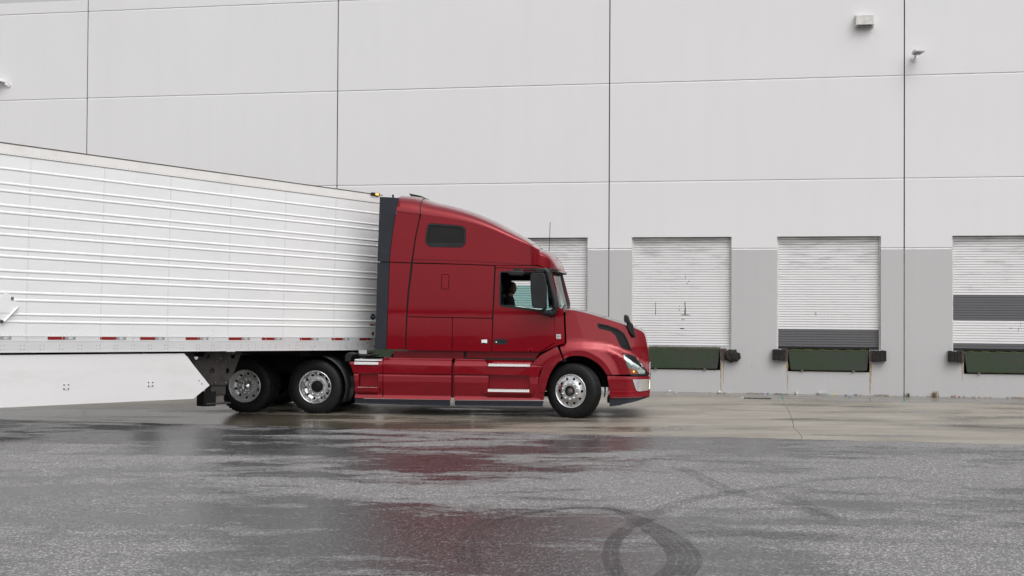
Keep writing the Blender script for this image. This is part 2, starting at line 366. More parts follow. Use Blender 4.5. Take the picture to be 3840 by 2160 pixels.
    def build(s, name, m, parent=None, auto=None, bevel=0):
        o = mk(name, s.V, s.F, m, parent, s.S, s.I, auto)
        if s.N:
            me = o.data; L = [(0., 0., 0.)] * len(me.loops)
            for p in me.polygons:
                for li in p.loop_indices:
                    v = me.loops[li].vertex_index
                    if v in s.N: L[li] = s.N[v]
                    else: L[li] = tuple(p.normal)
            me.normals_split_custom_set(L)
        if bevel:
            b = o.modifiers.new('bevel', 'BEVEL'); b.width = bevel; b.segments = 2; b.limit_method = 'ANGLE'; b.angle_limit = radians(40)
        return o
def area(P): return sum(P[i][0] * P[(i + 1) % len(P)][1] - P[(i + 1) % len(P)][0] * P[i][1] for i in range(len(P))) / 2
def inside(p, P):
    x, y = p; r = False; j = len(P) - 1
    for i in range(len(P)):
        xi, yi = P[i]; xj, yj = P[j]
        if (yi > y) != (yj > y) and x < (xj - xi) * (y - yi) / (yj - yi) + xi: r = not r
        j = i
    return r
def shrink(P, g):
    if area(P) < 0: P = P[::-1]
    n = len(P); out = []
    for i in range(n):
        a, b, c = Vector(P[i - 1]), Vector(P[i]), Vector(P[(i + 1) % n]); e1 = (b - a).normalized(); e2 = (c - b).normalized()
        n1 = Vector((-e1.y, e1.x)); n2 = Vector((-e2.y, e2.x)); m = n1 + n2
        if m.length < 1e-4: out.append(tuple(b + n1 * g)); continue
        m.normalize(); out.append(tuple(b + m * (g / max(.4, m.dot(n1)))))
    return out
def dens(P, sp):
    out = []
    for i in range(len(P)):
        a, b = Vector(P[i]), Vector(P[(i + 1) % len(P)]); k = max(1, int((b - a).length / sp))
        out += [tuple(a.lerp(b, j / k)) for j in range(k)]
    return out
def rrect(x0, z0, x1, z1, r, k=4):
    out = []
    for cx, cz, a0 in ((x1 - r, z0 + r, -90), (x1 - r, z1 - r, 0), (x0 + r, z1 - r, 90), (x0 + r, z0 + r, 180)):
        out += [(cx + r * cos(radians(a0 + 90 * j / k)), cz + r * sin(radians(a0 + 90 * j / k))) for j in range(k + 1)]
    return out
def roundpoly(P, r, k=3):
    out = []; n = len(P)
    for i in range(n):
        a, b, c = Vector(P[i - 1]), Vector(P[i]), Vector(P[(i + 1) % n])
        d1 = min(r, (a - b).length * .45); d2 = min(r, (c - b).length * .45); p = b + (a - b).normalized() * d1; q = b + (c - b).normalized() * d2
        out += [tuple(p.lerp(b, t).lerp(b.lerp(q, t), t)) for t in [j / k for j in range(k + 1)]]
    return out
def smoothline(P, k=6):      # Catmull-Rom through points
    out = []
    for i in range(len(P) - 1):
        p0, p1, p2, p3 = (Vector(P[max(i - 1, 0)]), Vector(P[i]), Vector(P[i + 1]), Vector(P[min(i + 2, len(P) - 1)]))
        for j in range(k):
            t = j / k; out.append(tuple(.5 * ((2 * p1) + (p2 - p0) * t + (2 * p0 - 5 * p1 + 4 * p2 - p3) * t * t + (3 * p1 - p0 - 3 * p2 + p3) * t ** 3)))
    return out + [tuple(P[-1])]
def fill2d(poly, holes, sp):
    O = dens(poly, sp); HS = [dens(h, sp) for h in holes]; V = [Vector(p) for p in O]; E = [(i, (i + 1) % len(O)) for i in range(len(O))]
    for h in HS:
        n = len(V); V += [Vector(p) for p in h]; E += [(n + i, n + (i + 1) % len(h)) for i in range(len(h))]
    xs = [p[0] for p in O]; zs = [p[1] for p in O]; B = [Vector(v) for v in V]
    if sp < 5:
        x = min(xs) + sp * .5
        while x < max(xs):
            z = min(zs) + sp * .5
            while z < max(zs):
                if inside((x, z), O) and not any(inside((x, z), h) for h in HS):
                    p = Vector((x, z))
                    if min((p - b).length_squared for b in B) > (sp * .5) ** 2: V.append(p)
                z += sp
            x += sp
    r = delaunay_2d_cdt(V, E, [], 0, 1e-6); T = []
    for f in r[2]:
        c = sum((r[0][i] for i in f), Vector((0, 0))) / 3
        if inside(c, O) and not any(inside(c, h) for h in HS): T.append(tuple(f))
    return r[0], T
def skinmb(mb, poly, W, holes=(), t=.03, sp=.08, mi=0, normals=False):
    V2, T = fill2d(poly, holes, sp); n = len(V2)
    T = [f if area([V2[i] for i in f]) > 0 else f[::-1] for f in T]     # ccw in (x,z) -> normal -y
    cnt = {}
    for f in T:
        for a, b in ((f[0], f[1]), (f[1], f[2]), (f[2], f[0])): cnt[(a, b)] = 1
    bd = [(a, b) for a, b in cnt if (b, a) not in cnt]
    Fv = [(x, -W(x, z), z) for x, z in V2]; Bv = [(x, -W(x, z) + t, z) for x, z in V2]
    n0 = len(mb.V); e = .004; nm = []
    for x, z in V2:
        v = Vector((-(W(x + e, z) - W(x - e, z)) / (2 * e), -1, -(W(x, z + e) - W(x, z - e)) / (2 * e))); v.normalize(); nm.append(v)
    mb.add(Fv, T, True, mi); mb.add(Bv, [f[::-1] for f in T], True, mi)
    if normals:
        for i, v in enumerate(nm): mb.N[n0 + i] = tuple(v); mb.N[n0 + n + i] = tuple(-v)
    wv = []; wf = []
    for a, b in bd:
        k = len(wv); wv += [Fv[a], Fv[b], Bv[b], Bv[a]]; wf.append((k + 1, k, k + 3, k + 2))
    mb.add(wv, wf, False, mi); return mb
def skin(name, poly, W, m, parent, holes=(), t=.03, sp=.08, gap=.003, mirror=True):
    if gap: poly = shrink(poly, gap)
    mb = skinmb(MB(), poly, W, holes, t, sp, 0, True); o = mb.build(name, m, parent)
    if mirror:
        q = MB(); q.N = {i: (a, -b, c) for i, (a, b, c) in mb.N.items()}; q.V = [(x, -y, z) for x, y, z in mb.V]; q.F = [f[::-1] for f in mb.F]; q.S = mb.S; q.I = mb.I; q.build(name, m, parent)
    return o
def interp(P, x):
    if x <= P[0][0]: return P[0][1]
    for (a, b), (c, d) in zip(P, P[1:]):
        if x <= c: return b + (d - b) * (x - a) / max(1e-9, c - a)
    return P[-1][1]
def sstep(a, b, x):
    t = max(0, min(1, (x - a) / (b - a))); return t * t * (3 - 2 * t)

# ------------------------------------------------------------------ the ground
SJ, SH, ZW = 19.05, 23.6, -.11           # asphalt / concrete joint, start of the fall to the wall, ground level at the wall
def gz(s): return 0. if s < SH else ZW * (s - SH) / (SW - SH)
def ground(px, py):
    q = hit(px, py, Vector((0, 0, 0)), Vector((0, 0, 1)))
    for _ in range(4): q = hit(px, py, Vector((0, 0, gz(q.dot(WN)))), Vector((0, 0, 1)))
    return q
o = mk('asphalt_yard', [wallpt(u, s, 0) for u, s in ((-420, -420), (420, -420), (420, SJ + .012), (-420, SJ + .012))], [(0, 1, 2, 3)], 'asphalt'); tag(o, kind='structure')
yard = o
apron = mk('concrete_apron', [wallpt(u, s, -.16) for u, s in ((-90, SJ - .05), (90, SJ - .05), (90, SW + 1), (-90, SW + 1))], [(0, 1, 2, 3)], 'joint_dirt'); tag(apron, kind='structure')
joints = [-46, -20.3, -15.9, -11.8, -7.62, -3.2, .88, 5.2, 9.4, 30]
def jagged(u, seed, amp):
    rr = random.Random(seed); n = 26; out = []; d = 0
    for i in range(n + 1):
        s = SJ + (SW - SJ) * i / n; d = d * .7 + rr.uniform(-1, 1) * amp; out.append((u + d, s))
    return out
JL = [jagged(u, i, .035 if u == .88 else .004) for i, u in enumerate(joints)]
for i in range(len(joints) - 1):
    L = [(u + (.0045 if joints[i] == .88 else .003), s) for u, s in JL[i]]; R = [(u - (.003 if joints[i + 1] == .88 else .003), s) for u, s in JL[i + 1]]
    rr = random.Random(i + 40); V = []; n = len(L); NC = 48; jit = 0
    for (u0, s0), (u1, s1) in zip(L, R):
        for k in range(NC + 1):
            u = u0 + (u1 - u0) * k / NC; jit = jit * .6 + rr.uniform(-.03, .03); s = s0 + (jit if s0 == SJ and 0 < k < NC else 0)
            V.append(wallpt(u, s, gz(s) + .002))
    Q = NC + 1; F = [(a * Q + k, a * Q + k + 1, (a + 1) * Q + k + 1, (a + 1) * Q + k) for a in range(n - 1) for k in range(NC)]
    nV = len(V); V += [v - Vector((0, 0, .12)) for v in V]
    F += [(a * Q, (a + 1) * Q, nV + (a + 1) * Q, nV + a * Q) for a in range(n - 1)] + [((a + 1) * Q + NC, a * Q + NC, nV + a * Q + NC, nV + (a + 1) * Q + NC) for a in range(n - 1)]
    F += [(k + 1, k, nV + k, nV + k + 1) for k in range(NC)]
    mk('concrete_slab', V, F, 'concrete', apron)
# tyre marks on the asphalt
Z5 = zm(1920, 1450, 1.3417, ground)
def strip(name, pts, hw, lanes, z, m='tyre_mark_faint', w0=1.):
    P = smoothline([(p.x, p.y) for p in Z5(*pts)], 8); mb = MB()
    for a, b in lanes:
        V = []
        for i, p in enumerate(P):
            t = Vector(P[min(i + 1, len(P) - 1)]) - Vector(P[max(i - 1, 0)]); t.normalize(); nn = Vector((-t.y, t.x))
            k_ = w0 + (1 - w0) * sstep(.3, .55, i / len(P))
            for q in (a, b): c = Vector(p) + nn * hw * k_ * q; V.append((c.x, c.y, z))
        mb.add(V, [(2 * i, 2 * i + 1, 2 * i + 3, 2 * i + 2) for i in range(len(P) - 1)])
    mb.build(name, m, yard)
lan = ((-1, -.45), (-.38, .1), (.17, .5), (.57, 1))
strip('tyre_mark', ((-60, 668), (150, 628), (300, 612), (430, 611), (520, 622), (620, 662), (720, 718), (800, 772), (845, 815), (868, 855), (862, 895), (820, 945), (740, 1000)), .14, lan, .004, 'tyre_mark', .4)
strip('tyre_mark', ((700, 664), (600, 700), (535, 750), (505, 800), (497, 850), (510, 905), (545, 960), (600, 1000)), .07, ((-1, -.1), (0, 1)), .006, 'tyre_mark')
strip('tyre_mark', ((610, 690), (690, 650), (770, 612), (880, 577), (1050, 542), (1200, 521), (1330, 503), (1480, 478), (1700, 462), (1950, 460)), .10, ((-1, 1),), .007)
strip('tyre_mark', ((820, 405), (920, 440), (1050, 508), (1150, 540), (1300, 572), (1450, 610), (1560, 650)), .10, ((-1, -.1), (.05, 1)), .008)
strip('tyre_mark', ((1300, 522), (1400, 552), (1480, 592), (1560, 640), (1650, 668)), .09, ((-1, 1),), .009)
strip('tyre_mark', ((620, 640), (480, 606), (300, 604), (113, 617), (-40, 650), (-134, 691), (-200, 750), (-224, 805), (-215, 870), (-188, 939)), .10, ((-1, -.2), (.1, 1)), .0035)
strip('tyre_mark', ((700, 352), (900, 350), (1150, 350), (1500, 352), (1900, 362)), .07, ((-1, 1),), .0055)
strip('tyre_mark', ((700, 362), (900, 372), (1300, 380), (1700, 384)), .07, ((-1, 1),), .0045)
strip('tyre_mark', ((900, 745), (1100, 738), (1400, 750), (1800, 772), (2300, 790), (2700, 815)), .15, ((-1, 1),), .005)
# far side of the yard, behind the camera: the dark tree belt that the paint mirrors
mb = MB(); rr = random.Random(3); V = []; n = 240; hgt = 5.5
for i in range(n + 1):
    x = -180 + 360 * i / n; hgt = max(3.4, min(9.0, hgt + rr.uniform(-1.0, 1.0))); hh = hgt + 1.5 * sin(i * .11) + rr.uniform(-.5, .5)
    V += [(x, -95 + 12 * cos(i * .05), -.2), (x, -97 + 12 * cos(i * .05), hh * .7), (x, -100 + 12 * cos(i * .05), hh), (x, -112, hh * .8)]
mb.add(V, [(4 * i + k, 4 * i + 4 + k, 4 * i + 5 + k, 4 * i + 1 + k) for i in range(n) for k in range(3)]); o = mb.build('tree_belt', 'treeline'); tag(o, 'dark belt of trees along the far side of the yard', 'trees', kind='stuff')

# ------------------------------------------------------------------ warehouse
ZA, ZB, ZC, ZD, ZD2, ZT, ZF, ZP = 9.90, 7.545, 5.083, 3.708, 3.417, 10.225, .977, .44
WH = empty('warehouse', wallpt(-3.25, SW, ZW)); WHI = WH.matrix_basis.copy(); WHI.translation = wallpt(-3.25, SW, ZW)
tag(WH, 'white tilt-up concrete warehouse with grey base and roll-up dock doors', 'building')
ORG = wallpt(-3.25, SW, ZW)
def wp(u, d, z): return wallpt(u, SW + d, z) - ORG
def groove(z): return [(z - .026, 0.), (z + .014, .024), (z + .016, 0.)]
def wext(mb, prof, u0, u1, back=.26):
    P = list(prof); n = len(P); V = [wp(u, d, z) for u in (u0, u1) for z, d in P]
    for i in range(n - 1):
        zc = (P[i][0] + P[i + 1][0]) / 2; a = [V[i], V[n + i], V[n + i + 1], V[i + 1]]
        mb.add(a, [(0, 1, 2, 3)], mi=1 if zc < ZD2 - .01 else 0)
    for u in (u0, u1):
        Q = [wp(u, d, z) for z, d in P] + [wp(u, back, P[-1][0]), wp(u, back, P[0][0])]
        if P[0][0] < ZD2 - .1 and P[-1][0] > ZD2 + .1:
            for lo, hi, mi in ((P[0][0], ZD2 - .026, 1), (ZD2 - .026, P[-1][0], 0)):
                mb.add([wp(u, 0, lo), wp(u, back, lo), wp(u, back, hi), wp(u, 0, hi)], [(0, 1, 2, 3)], mi=mi)
        else: mb.add(Q, [tuple(range(len(Q)))], mi=1 if P[-1][0] < ZD2 else 0)
    for z, mi in ((P[0][0], 0), (P[-1][0], 1 if P[-1][0] < ZD2 else 0)):
        mb.add([wp(u0, 0, z), wp(u1, 0, z), wp(u1, back, z), wp(u0, back, z)], [(0, 1, 2, 3)], mi=mi)
SEAM = [-38.72, -31.63, -24.53, -17.44, -10.349, -3.252, 3.812, 10.9, 18.0]
DOORS = {4: [(-9.77, -7.33), (-6.23, -3.785)], 5: [(-2.682, -.244), (.846, 3.277)], 6: [(4.904, 7.335), (8.0, 10.35)]}
PH = .955
for i in range(len(SEAM) - 1):
    a, b = SEAM[i] + .014, SEAM[i + 1] - .014; mb = MB()
    up = [(ZD, 0.)] + groove(ZC) + groove(ZB) + groove(ZA) + [(ZT, 0.)]; lo = [(-.5, 0.)] + groove(ZD2) + [(ZD, 0.)]
    ds = DOORS.get(i, [])
    wext(mb, up, a, b); e = a
    for u0, u1 in ds:
        wext(mb, lo, e, u0); e = u1; c = (u0 + u1) / 2
        wext(mb, [(-.5, 0.), (ZP, 0.)], u0, u1, .5)
        wext(mb, [(ZP, 0.), (ZF, 0.)], u0, c - PH, .5); wext(mb, [(ZP, 0.), (ZF, 0.)], c + PH, u1, .5)
    wext(mb, lo, e, b); mb.build('wall_panel', ['wall_white', 'wall_grey'], WH)
    # joint filler between this panel and the next
    mb = MB(); u = SEAM[i + 1]
    for z0, z1, mi, d in ((ZD2 - .02, ZT, 0, .018), (-.5, ZD2 - .02, 1, .008)):
        mb.add([wp(u - .02, d, z0), wp(u + .02, d, z0), wp(u + .02, d, z1), wp(u - .02, d, z1)], [(0, 1, 2, 3)], mi=mi)
    mb.build('joint_sealant', ['joint_black', 'joint_brown'], WH)
mb = MB()   # the box behind the front panels
for (u0, d0), (u1, d1) in (((SEAM[0], .02), (SEAM[0], 30)), ((SEAM[0], 30), (SEAM[-1], 30)), ((SEAM[-1], 30), (SEAM[-1], .02))):
    mb.add([wp(u0, d0, -.5), wp(u1, d1, -.5), wp(u1, d1, ZT), wp(u0, d0, ZT)], [(0, 1, 2, 3)])
mb.add([wp(SEAM[0], .3, ZT - .6), wp(SEAM[-1], .3, ZT - .6), wp(SEAM[-1], 30, ZT - .6), wp(SEAM[0], 30, ZT - .6)], [(0, 1, 2, 3)])
mb.build('outer_shell', 'wall_white', WH)
SP = .0605
def slatmesh(wd, name, m):
    prof = [(.0, .013), (.0005, .0005), (.002, 0.), (.050, 0.), (.0515, .0005), (.052, .013)]
    V = []; F = []
    for u in (0, wd):
        for z, d in prof: V.append(WU * u + WN * d + Vector((0, 0, z)))
    n = len(prof); F = [(i, n + i, n + i + 1, i + 1) for i in range(n - 1)] + [tuple(range(n)), tuple(reversed(range(n, 2 * n)))]
    me = bpy.data.meshes.new(name); me.from_pydata(V, [], F); me.materials.append(MATS[m]); return me
DN = {(-9.77, -7.33): 'a', (-6.23, -3.785): 'b', (-2.682, -.244): 'c', (.846, 3.277): 'd', (4.904, 7.335): 'e'}
for (u0, u1), key in DN.items():
    dz0 = ZF + .012; dd = .13; wd = u1 - u0 - .012
    door = MB(); door.add([wp(u0, dd + .014, ZF - .05), wp(u1, dd + .014, ZF - .05), wp(u1, dd + .014, ZD + .02), wp(u0, dd + .014, ZD + .02)], [(0, 1, 2, 3)])
    for ua, ub in ((u0, u0 + .035), (u1 - .035, u1)):     # guide rails
        V = [wp(u, d, z) for u in (ua, ub) for d in (dd - .045, dd + .01) for z in (ZF, ZD)]
        door.add(V, [(0, 1, 3, 2), (4, 6, 7, 5), (0, 4, 5, 1), (2, 3, 7, 6)], mi=1)
    V = [wp(u, d, z) for u in (u0 + .04, u1 - .04) for d in (dd - .03, dd + .01) for z in (ZF - .02, ZF + .055)]
    door.add(V, [(0, 1, 3, 2), (4, 6, 7, 5), (0, 4, 5, 1), (1, 5, 7, 3), (0, 2, 6, 4)], mi=2 if key in 'de' else 3)
    dob = door.build('dock_door', ['door_void', 'cream_metal', 'black_plastic', 'aluminium_dull'], WH)
    mw, mg = slatmesh(wd, 'slat', 'slat_white'), slatmesh(wd, 'slat', 'slat_grey')
    k = 0; z = dz0 + .05
    while z + SP < ZD + .03:
        g = (key == 'd' and z < 1.42) or (key == 'e' and (1.66 < z < 2.27 or z < 1.12))
        s_ = bpy.data.objects.new('slat', mg if g else mw); COL.objects.link(s_); s_.parent = dob; s_.location = wp(u0 + .006, dd, z); z += SP; k += 1
    if key in 'cde':
        mb = MB(); rr = random.Random(ord(key))
        W6 = zm(2300, 850, 2.229, lambda x, y: (lambda q: (q.dot(WU), q.z))(hit(x, y, WN * (SW + dd), WN))); W7 = zm(3040, 850, 2.229, lambda x, y: (lambda q: (q.dot(WU), q.z))(hit(x, y, WN * (SW + dd), WN)))
        marks = {'c': (W6, [(350, 632, 357, 735), (334, 650, 338, 655), (549, 660, 554, 672), (548, 690, 554, 702), (594, 628, 606, 735), (555, 735, 650, 740), (553, 848, 597, 855), (596, 395, 604, 400), (600, 412, 606, 436), (620, 454, 646, 458), (606, 473, 626, 477), (560, 774, 605, 777), (352, 455, 365, 457)]),
                 'd': (W6, [(1683, 718, 1700, 724), (1690, 726, 1696, 742)]), 'e': (W7, [(1660, 846, 1688, 852), (1733, 850, 1746, 856), (1736, 858, 1740, 876), (1752, 796, 1755, 838)])}[key]
        for a, b, c, d in marks[1]:
            (ua, za), (ub, zb) = marks[0]((a, d), (c, b)); n = 6; L = []; R_ = []
            for j in range(n + 1):
                zz = za + (zb - za) * j / n; jit = (ub - ua) * .35
                L.append(wp(ua + rr.uniform(0, jit), dd - .003, zz)); R_.append(wp(ub - rr.uniform(0, jit), dd - .003, zz))
            mb.add(L + R_[::-1], [tuple(range(2 * n + 2))])
        tag(mb.build('scrape_mark', 'joint_black', dob), kind='stuff')
    c = (u0 + u1) / 2
    mb = MB(); V = [wp(u, d, z) for u in (c - PH, c + PH) for d in (.005, .5) for z in (ZP, ZF + .02)]
    mb.add(V, [(0, 1, 3, 2), (4, 6, 7, 5), (2, 3, 7, 6), (0, 2, 6, 4), (1, 3, 7, 5)]); mb.build('leveler_pit', 'door_void', WH)
# rust runs below the pit corners
mb = MB(); rr = random.Random(5)
for u, z0, z1, w_ in ((-.49, .64, -.08, .022), (-.43, .64, .1, .012), (3.03, .66, -.08, .03), (3.06, .66, .18, .012), (1.10, .64, .0, .022), (5.13, .70, .28, .018), (1.07, .62, .3, .012), (.25, .64, .5, .01)):
    n = 10; L = [wp(u - w_ * (1 - .6 * j / n) * rr.uniform(.4, 1), -.0025, z0 + (z1 - z0) * j / n) for j in range(n + 1)]; R_ = [wp(u + w_ * (1 - .6 * j / n) * rr.uniform(.4, 1), -.0025, z0 + (z1 - z0) * j / n) for j in range(n + 1)]
    mb.add(L + R_[::-1], [tuple(range(2 * n + 2))])
m, nb, b = newmat('rust_run'); setp(b, Base_Color=(.42, .27, .10), Roughness=.8)
nb.link(nb.ramp(nb.noise(nb.coord((6, 6, 1.2)), 3, 4), (.3, .15), (.65, .95)), b.inputs['Alpha']); mb.build('rust_run', 'rust_run', WH)

# ------------------------------------------------------------------ dock levelers and bumpers
LVL = {(-9.77, -7.33): 'green dock leveler lip glimpsed between cab and trailer', (-6.23, -3.785): 'green dock leveler lip hidden behind the red truck',
       (-2.682, -.244): 'green dock leveler with worn grey treadplate lip beside the truck bumper', (.846, 3.277): 'green dock leveler under the door with a grey bottom band', (4.904, 7.335): 'green dock leveler cut by the right edge of the photo'}
for (u0, u1), lab in LVL.items():
    if 'hidden' in lab: continue
    c = (u0 + u1) / 2; org = wallpt(c, SW, ZP); e = empty('dock_leveler', org); tag(e, lab, 'dock leveler', 'dock levelers along the warehouse wall')
    def lp(u, d, z): return wallpt(u, SW + d, z) - org
    mb = MB(); fr = [lp(c - .945, -.01, .955), lp(c + .945, -.01, .955), lp(c + .89, -.055, .485), lp(c - .89, -.055, .485)]; bk = [p + WN * .03 for p in fr]
    mb.add(fr + bk, [(3, 2, 1, 0), (4, 5, 6, 7)] + [(i, (i + 1) % 4, 4 + (i + 1) % 4, 4 + i) for i in range(4)]); mb.build('lip_plate', 'leveler_green', e)
    mb = MB()
    for j in range(6):
        for q in (-.05, .0, .05):
            u = c - .80 + j * .32 + q
            V = [lp(x, d, z) for x in (u - .012, u + .012) for d in (-.022, .02) for z in (.950, .985)]; mb.add(V, [(0, 1, 3, 2), (4, 6, 7, 5), (0, 4, 5, 1), (1, 5, 7, 3)])
    mb.build('hinge_knuckles', 'leveler_edge', e)
    for q in (-.62, .58):
        mb = MB(); V = [lp(c + x, d, z) for x in (q - .03, q + .03) for d in (-.05, .2) for z in (.442, .50)]; mb.add(V, [(0, 1, 3, 2), (4, 6, 7, 5), (0, 4, 5, 1), (1, 5, 7, 3), (0, 2, 6, 4)]); mb.build('lip_keeper', 'steel_worn', e)
    mb = MB(); V = [lp(x, d, z) for x in (c - .93, c + .93) for d in (.03, .3) for z in (.93, .968)]; mb.add(V, [(0, 1, 3, 2), (4, 6, 7, 5), (0, 4, 5, 1), (1, 5, 7, 3)]); mb.build('deck_plate', 'leveler_edge', e)
    mb = MB(); V = [lp(x, d, z) for x in (c - .85, c + .85) for d in (.02, .06) for z in (.462, .482)]; mb.add(V, [(0, 1, 3, 2), (4, 6, 7, 5), (0, 4, 5, 1), (1, 5, 7, 3)]); mb.build('cross_bar', 'leveler_edge', e)
BMP = [(-.499, -.034, .655, .973, 'torn rounded black dock bumper at the right of the worn leveler'), (.742, 1.112, .696, .978, 'square black dock bumper left of the grey-banded door'),
       (3.03, 3.392, .699, .974, 'square black dock bumper right of the grey-banded door'), (4.802, 5.162, .715, .985, 'black dock bumper at the left of the rightmost door')]
for bi, (a, b_, z0, z1, lab) in enumerate(BMP):
    org = wallpt((a + b_) / 2, SW, z0); e = empty('dock_bumper', org); tag(e, lab, 'dock bumper', 'rubber dock bumpers on the wall')
    def bx(mb, ua, ub, d0, d1, za, zb, mi=0):
        V = [wallpt(u, SW + d, z) - org for u in (ua, ub) for d in (d0, d1) for z in (za, zb)]
        mb.add(V, [(0, 1, 3, 2), (4, 6, 7, 5), (0, 4, 5, 1), (1, 5, 7, 3), (0, 2, 6, 4), (2, 3, 7, 6)], mi=mi)
    inner = (a, a + .14) if bi in (0, 2) else (b_ - .14, b_)
    mb = MB(); bx(mb, inner[0], inner[1], -.09, .0, z0 + .04 * (bi == 0), z1); mb.build('steel_bracket', 'bumper_steel', e)
    if bi:
        rs = (a + .06, b_) if bi == 2 else (a, b_ - .06)
        n = 9; rr = random.Random(bi)
        for j in range(n):
            ua = rs[0] + (rs[1] - rs[0]) * j / n; ub = rs[0] + (rs[1] - rs[0]) * (j + .93) / n
            mb = MB(); bx(mb, ua, ub, -.15 - rr.uniform(0, .02), -.001, z0 + rr.uniform(0, .02), z1 - rr.uniform(0, .02)); mb.build('rubber_ply', 'bumper_rubber', e)
    else:
        bm = bmesh.new(); bmesh.ops.create_icosphere(bm, subdivisions=3, radius=1); rr = random.Random(9)
        for v in bm.verts:
            f = 1 + .10 * sin(9 * v.co.x + 4 * v.co.z) + rr.uniform(-.05, .05); x, y, z = v.co
            x = math.copysign(abs(x) ** .7, x); z = math.copysign(abs(z) ** .7, z)
            if z > .55 and x > .5: f *= .72
            p = wallpt(a + .28 + x * f * .19, SW - .08 + y * f * .11, (z0 + z1) / 2 + z * f * .155 - .01) - org; v.co = p
        MB().bm(bm).build('rubber_ply', 'bumper_rubber', e)

# ------------------------------------------------------------------ things on the wall
org = wallpt(2.88, SW, 8.73); e = empty('wall_fixture', org); tag(e, 'cream metal box fixture mounted high on the white wall', 'wall fixture')
mb = MB(); A = lambda u, d, z: wallpt(u, SW + d, z) - org
V = [A(2.665, -.001, 8.72), A(3.10, -.001, 8.72), A(3.10, -.001, 9.03), A(2.665, -.001, 9.03), A(2.675, -.19, 8.76), A(3.09, -.19, 8.76), A(3.09, -.19, 8.99), A(2.675, -.19, 8.99)]
mb.add(V, [(4, 5, 6, 7), (0, 4, 7, 3), (1, 2, 6, 5), (3, 7, 6, 2), (0, 1, 5, 4)]); mb.build('housing', 'cream_metal', e, bevel=.008)
mb = MB(); V = [A(u, d, z) for u in (2.72, 3.04) for d in (-.16, -.03) for z in (8.705, 8.73)]; mb.add(V, [(0, 1, 3, 2), (4, 6, 7, 5), (0, 4, 5, 1), (0, 2, 6, 4)]); mb.build('lens', 'lamp_glass', e)
mb = MB(); V = [A(u, d, z) for u in (2.672, 3.094) for d in (-.198, -.188) for z in (8.763, 8.778)]; mb.add(V, [(0, 1, 3, 2), (4, 6, 7, 5), (0, 4, 5, 1), (1, 5, 7, 3)]); mb.build('rim', 'cream_metal', e)
def flood(u, z, ang, lab, wd=.26):
    org = wallpt(u, SW, z); e = empty('floodlight', org); tag(e, lab, 'floodlight', 'floodlights on the warehouse wall')
    X, Y, Z_ = WU, -WN, Vector((0, 0, 1))
    R = lambda a, b, c: X * (a * cos(ang) - b * sin(ang)) + Y * (a * sin(ang) + b * cos(ang)) + Z_ * c
    mb = MB(); prof = []
    for t, hw, th in ((.10, .05, .03), (.16, .11, .05), (.26, .13, .055), (.40, .13, .045), (.46, .11, .03)):
        prof.append([R(-hw, t, -.0 + .10 * t), R(hw, t, .10 * t), R(hw * .9, t, th + .10 * t), R(-hw * .9, t, th + .10 * t)])
    mb.loft(prof, closed=True, caps=True, smooth=False); mb.build('lamp_head', 'fixture_white', e)
    mb = MB(); mb.add([R(-.08, .2, .012), R(.08, .2, .012), R(.08, .36, .028), R(-.08, .36, .028)], [(0, 1, 2, 3)]); mb.V = [(x, y, z - .006) for x, y, z in mb.V]; mb.build('lens', 'lamp_glass', e)
    mb = MB(); mb.tube([R(0, .0, -.06), R(0, .08, -.05), R(0, .14, .03)], .025, 8)
    c = [Vector(Y) * .0 + X * (.07 * cos(k * pi / 4)) + Z_ * (.07 * sin(k * pi / 4) - .05) for k in range(8)]; mb.add(c + [p + Y * .03 for p in c], [tuple(range(8)), tuple(range(15, 7, -1))] + [(k, (k + 1) % 8, 8 + (k + 1) % 8, 8 + k) for k in range(8)])
    mb.build('bracket', 'fixture_white', e)
flood(4.03, 7.99, radians(-10), 'small white floodlight on the wall right of the rightmost panel joint')
flood(-19.78, 8.02, radians(55), 'white floodlight on a bracket at the left edge of the wall')
# drain grate in the gutter
g0 = ground(2790, 1494); g1 = ground(2892, 1496); u0, s0 = g0.dot(WU), g0.dot(WN); u1 = g1.dot(WU)
dr = empty('drain_grate', wallpt((u0 + u1) / 2, s0, gz(s0))); tag(dr, 'rusty iron drain grate in the concrete gutter near the wall', 'drain grate'); org = wallpt((u0 + u1) / 2, s0, gz(s0))
mb = MB(); q = lambda u, s, z: wallpt(u, s, gz(s) + z) - org
for a, b_, c, d in ((u0, u1, s0 - .25, s0 - .22), (u0, u1, s0 + .22, s0 + .25), (u0, u0 + .03, s0 - .25, s0 + .25), (u1 - .03, u1, s0 - .25, s0 + .25)): mb.add([q(a, c, .008), q(b_, c, .008), q(b_, d, .008), q(a, d, .008)], [(0, 1, 2, 3)])
mb.build('frame', 'grate_iron', dr); n = 12
for j in range(n):
    mb = MB(); a = u0 + .04 + (u1 - u0 - .08) * j / n; b_ = a + (u1 - u0 - .08) / n * .55; mb.add([q(a, s0 - .22, .0065), q(b_, s0 - .22, .0065), q(b_, s0 + .22, .0065), q(a, s0 + .22, .0065)], [(0, 1, 2, 3)]); mb.build('bar', 'steel_worn' if j % 3 == 0 else 'grate_iron', dr)
mb = MB(); mb.add([q(u0, s0 - .25, .0045), q(u1, s0 - .25, .0045), q(u1, s0 + .25, .0045), q(u0, s0 + .25, .0045)], [(0, 1, 2, 3)]); mb.build('sump', 'door_void', dr)
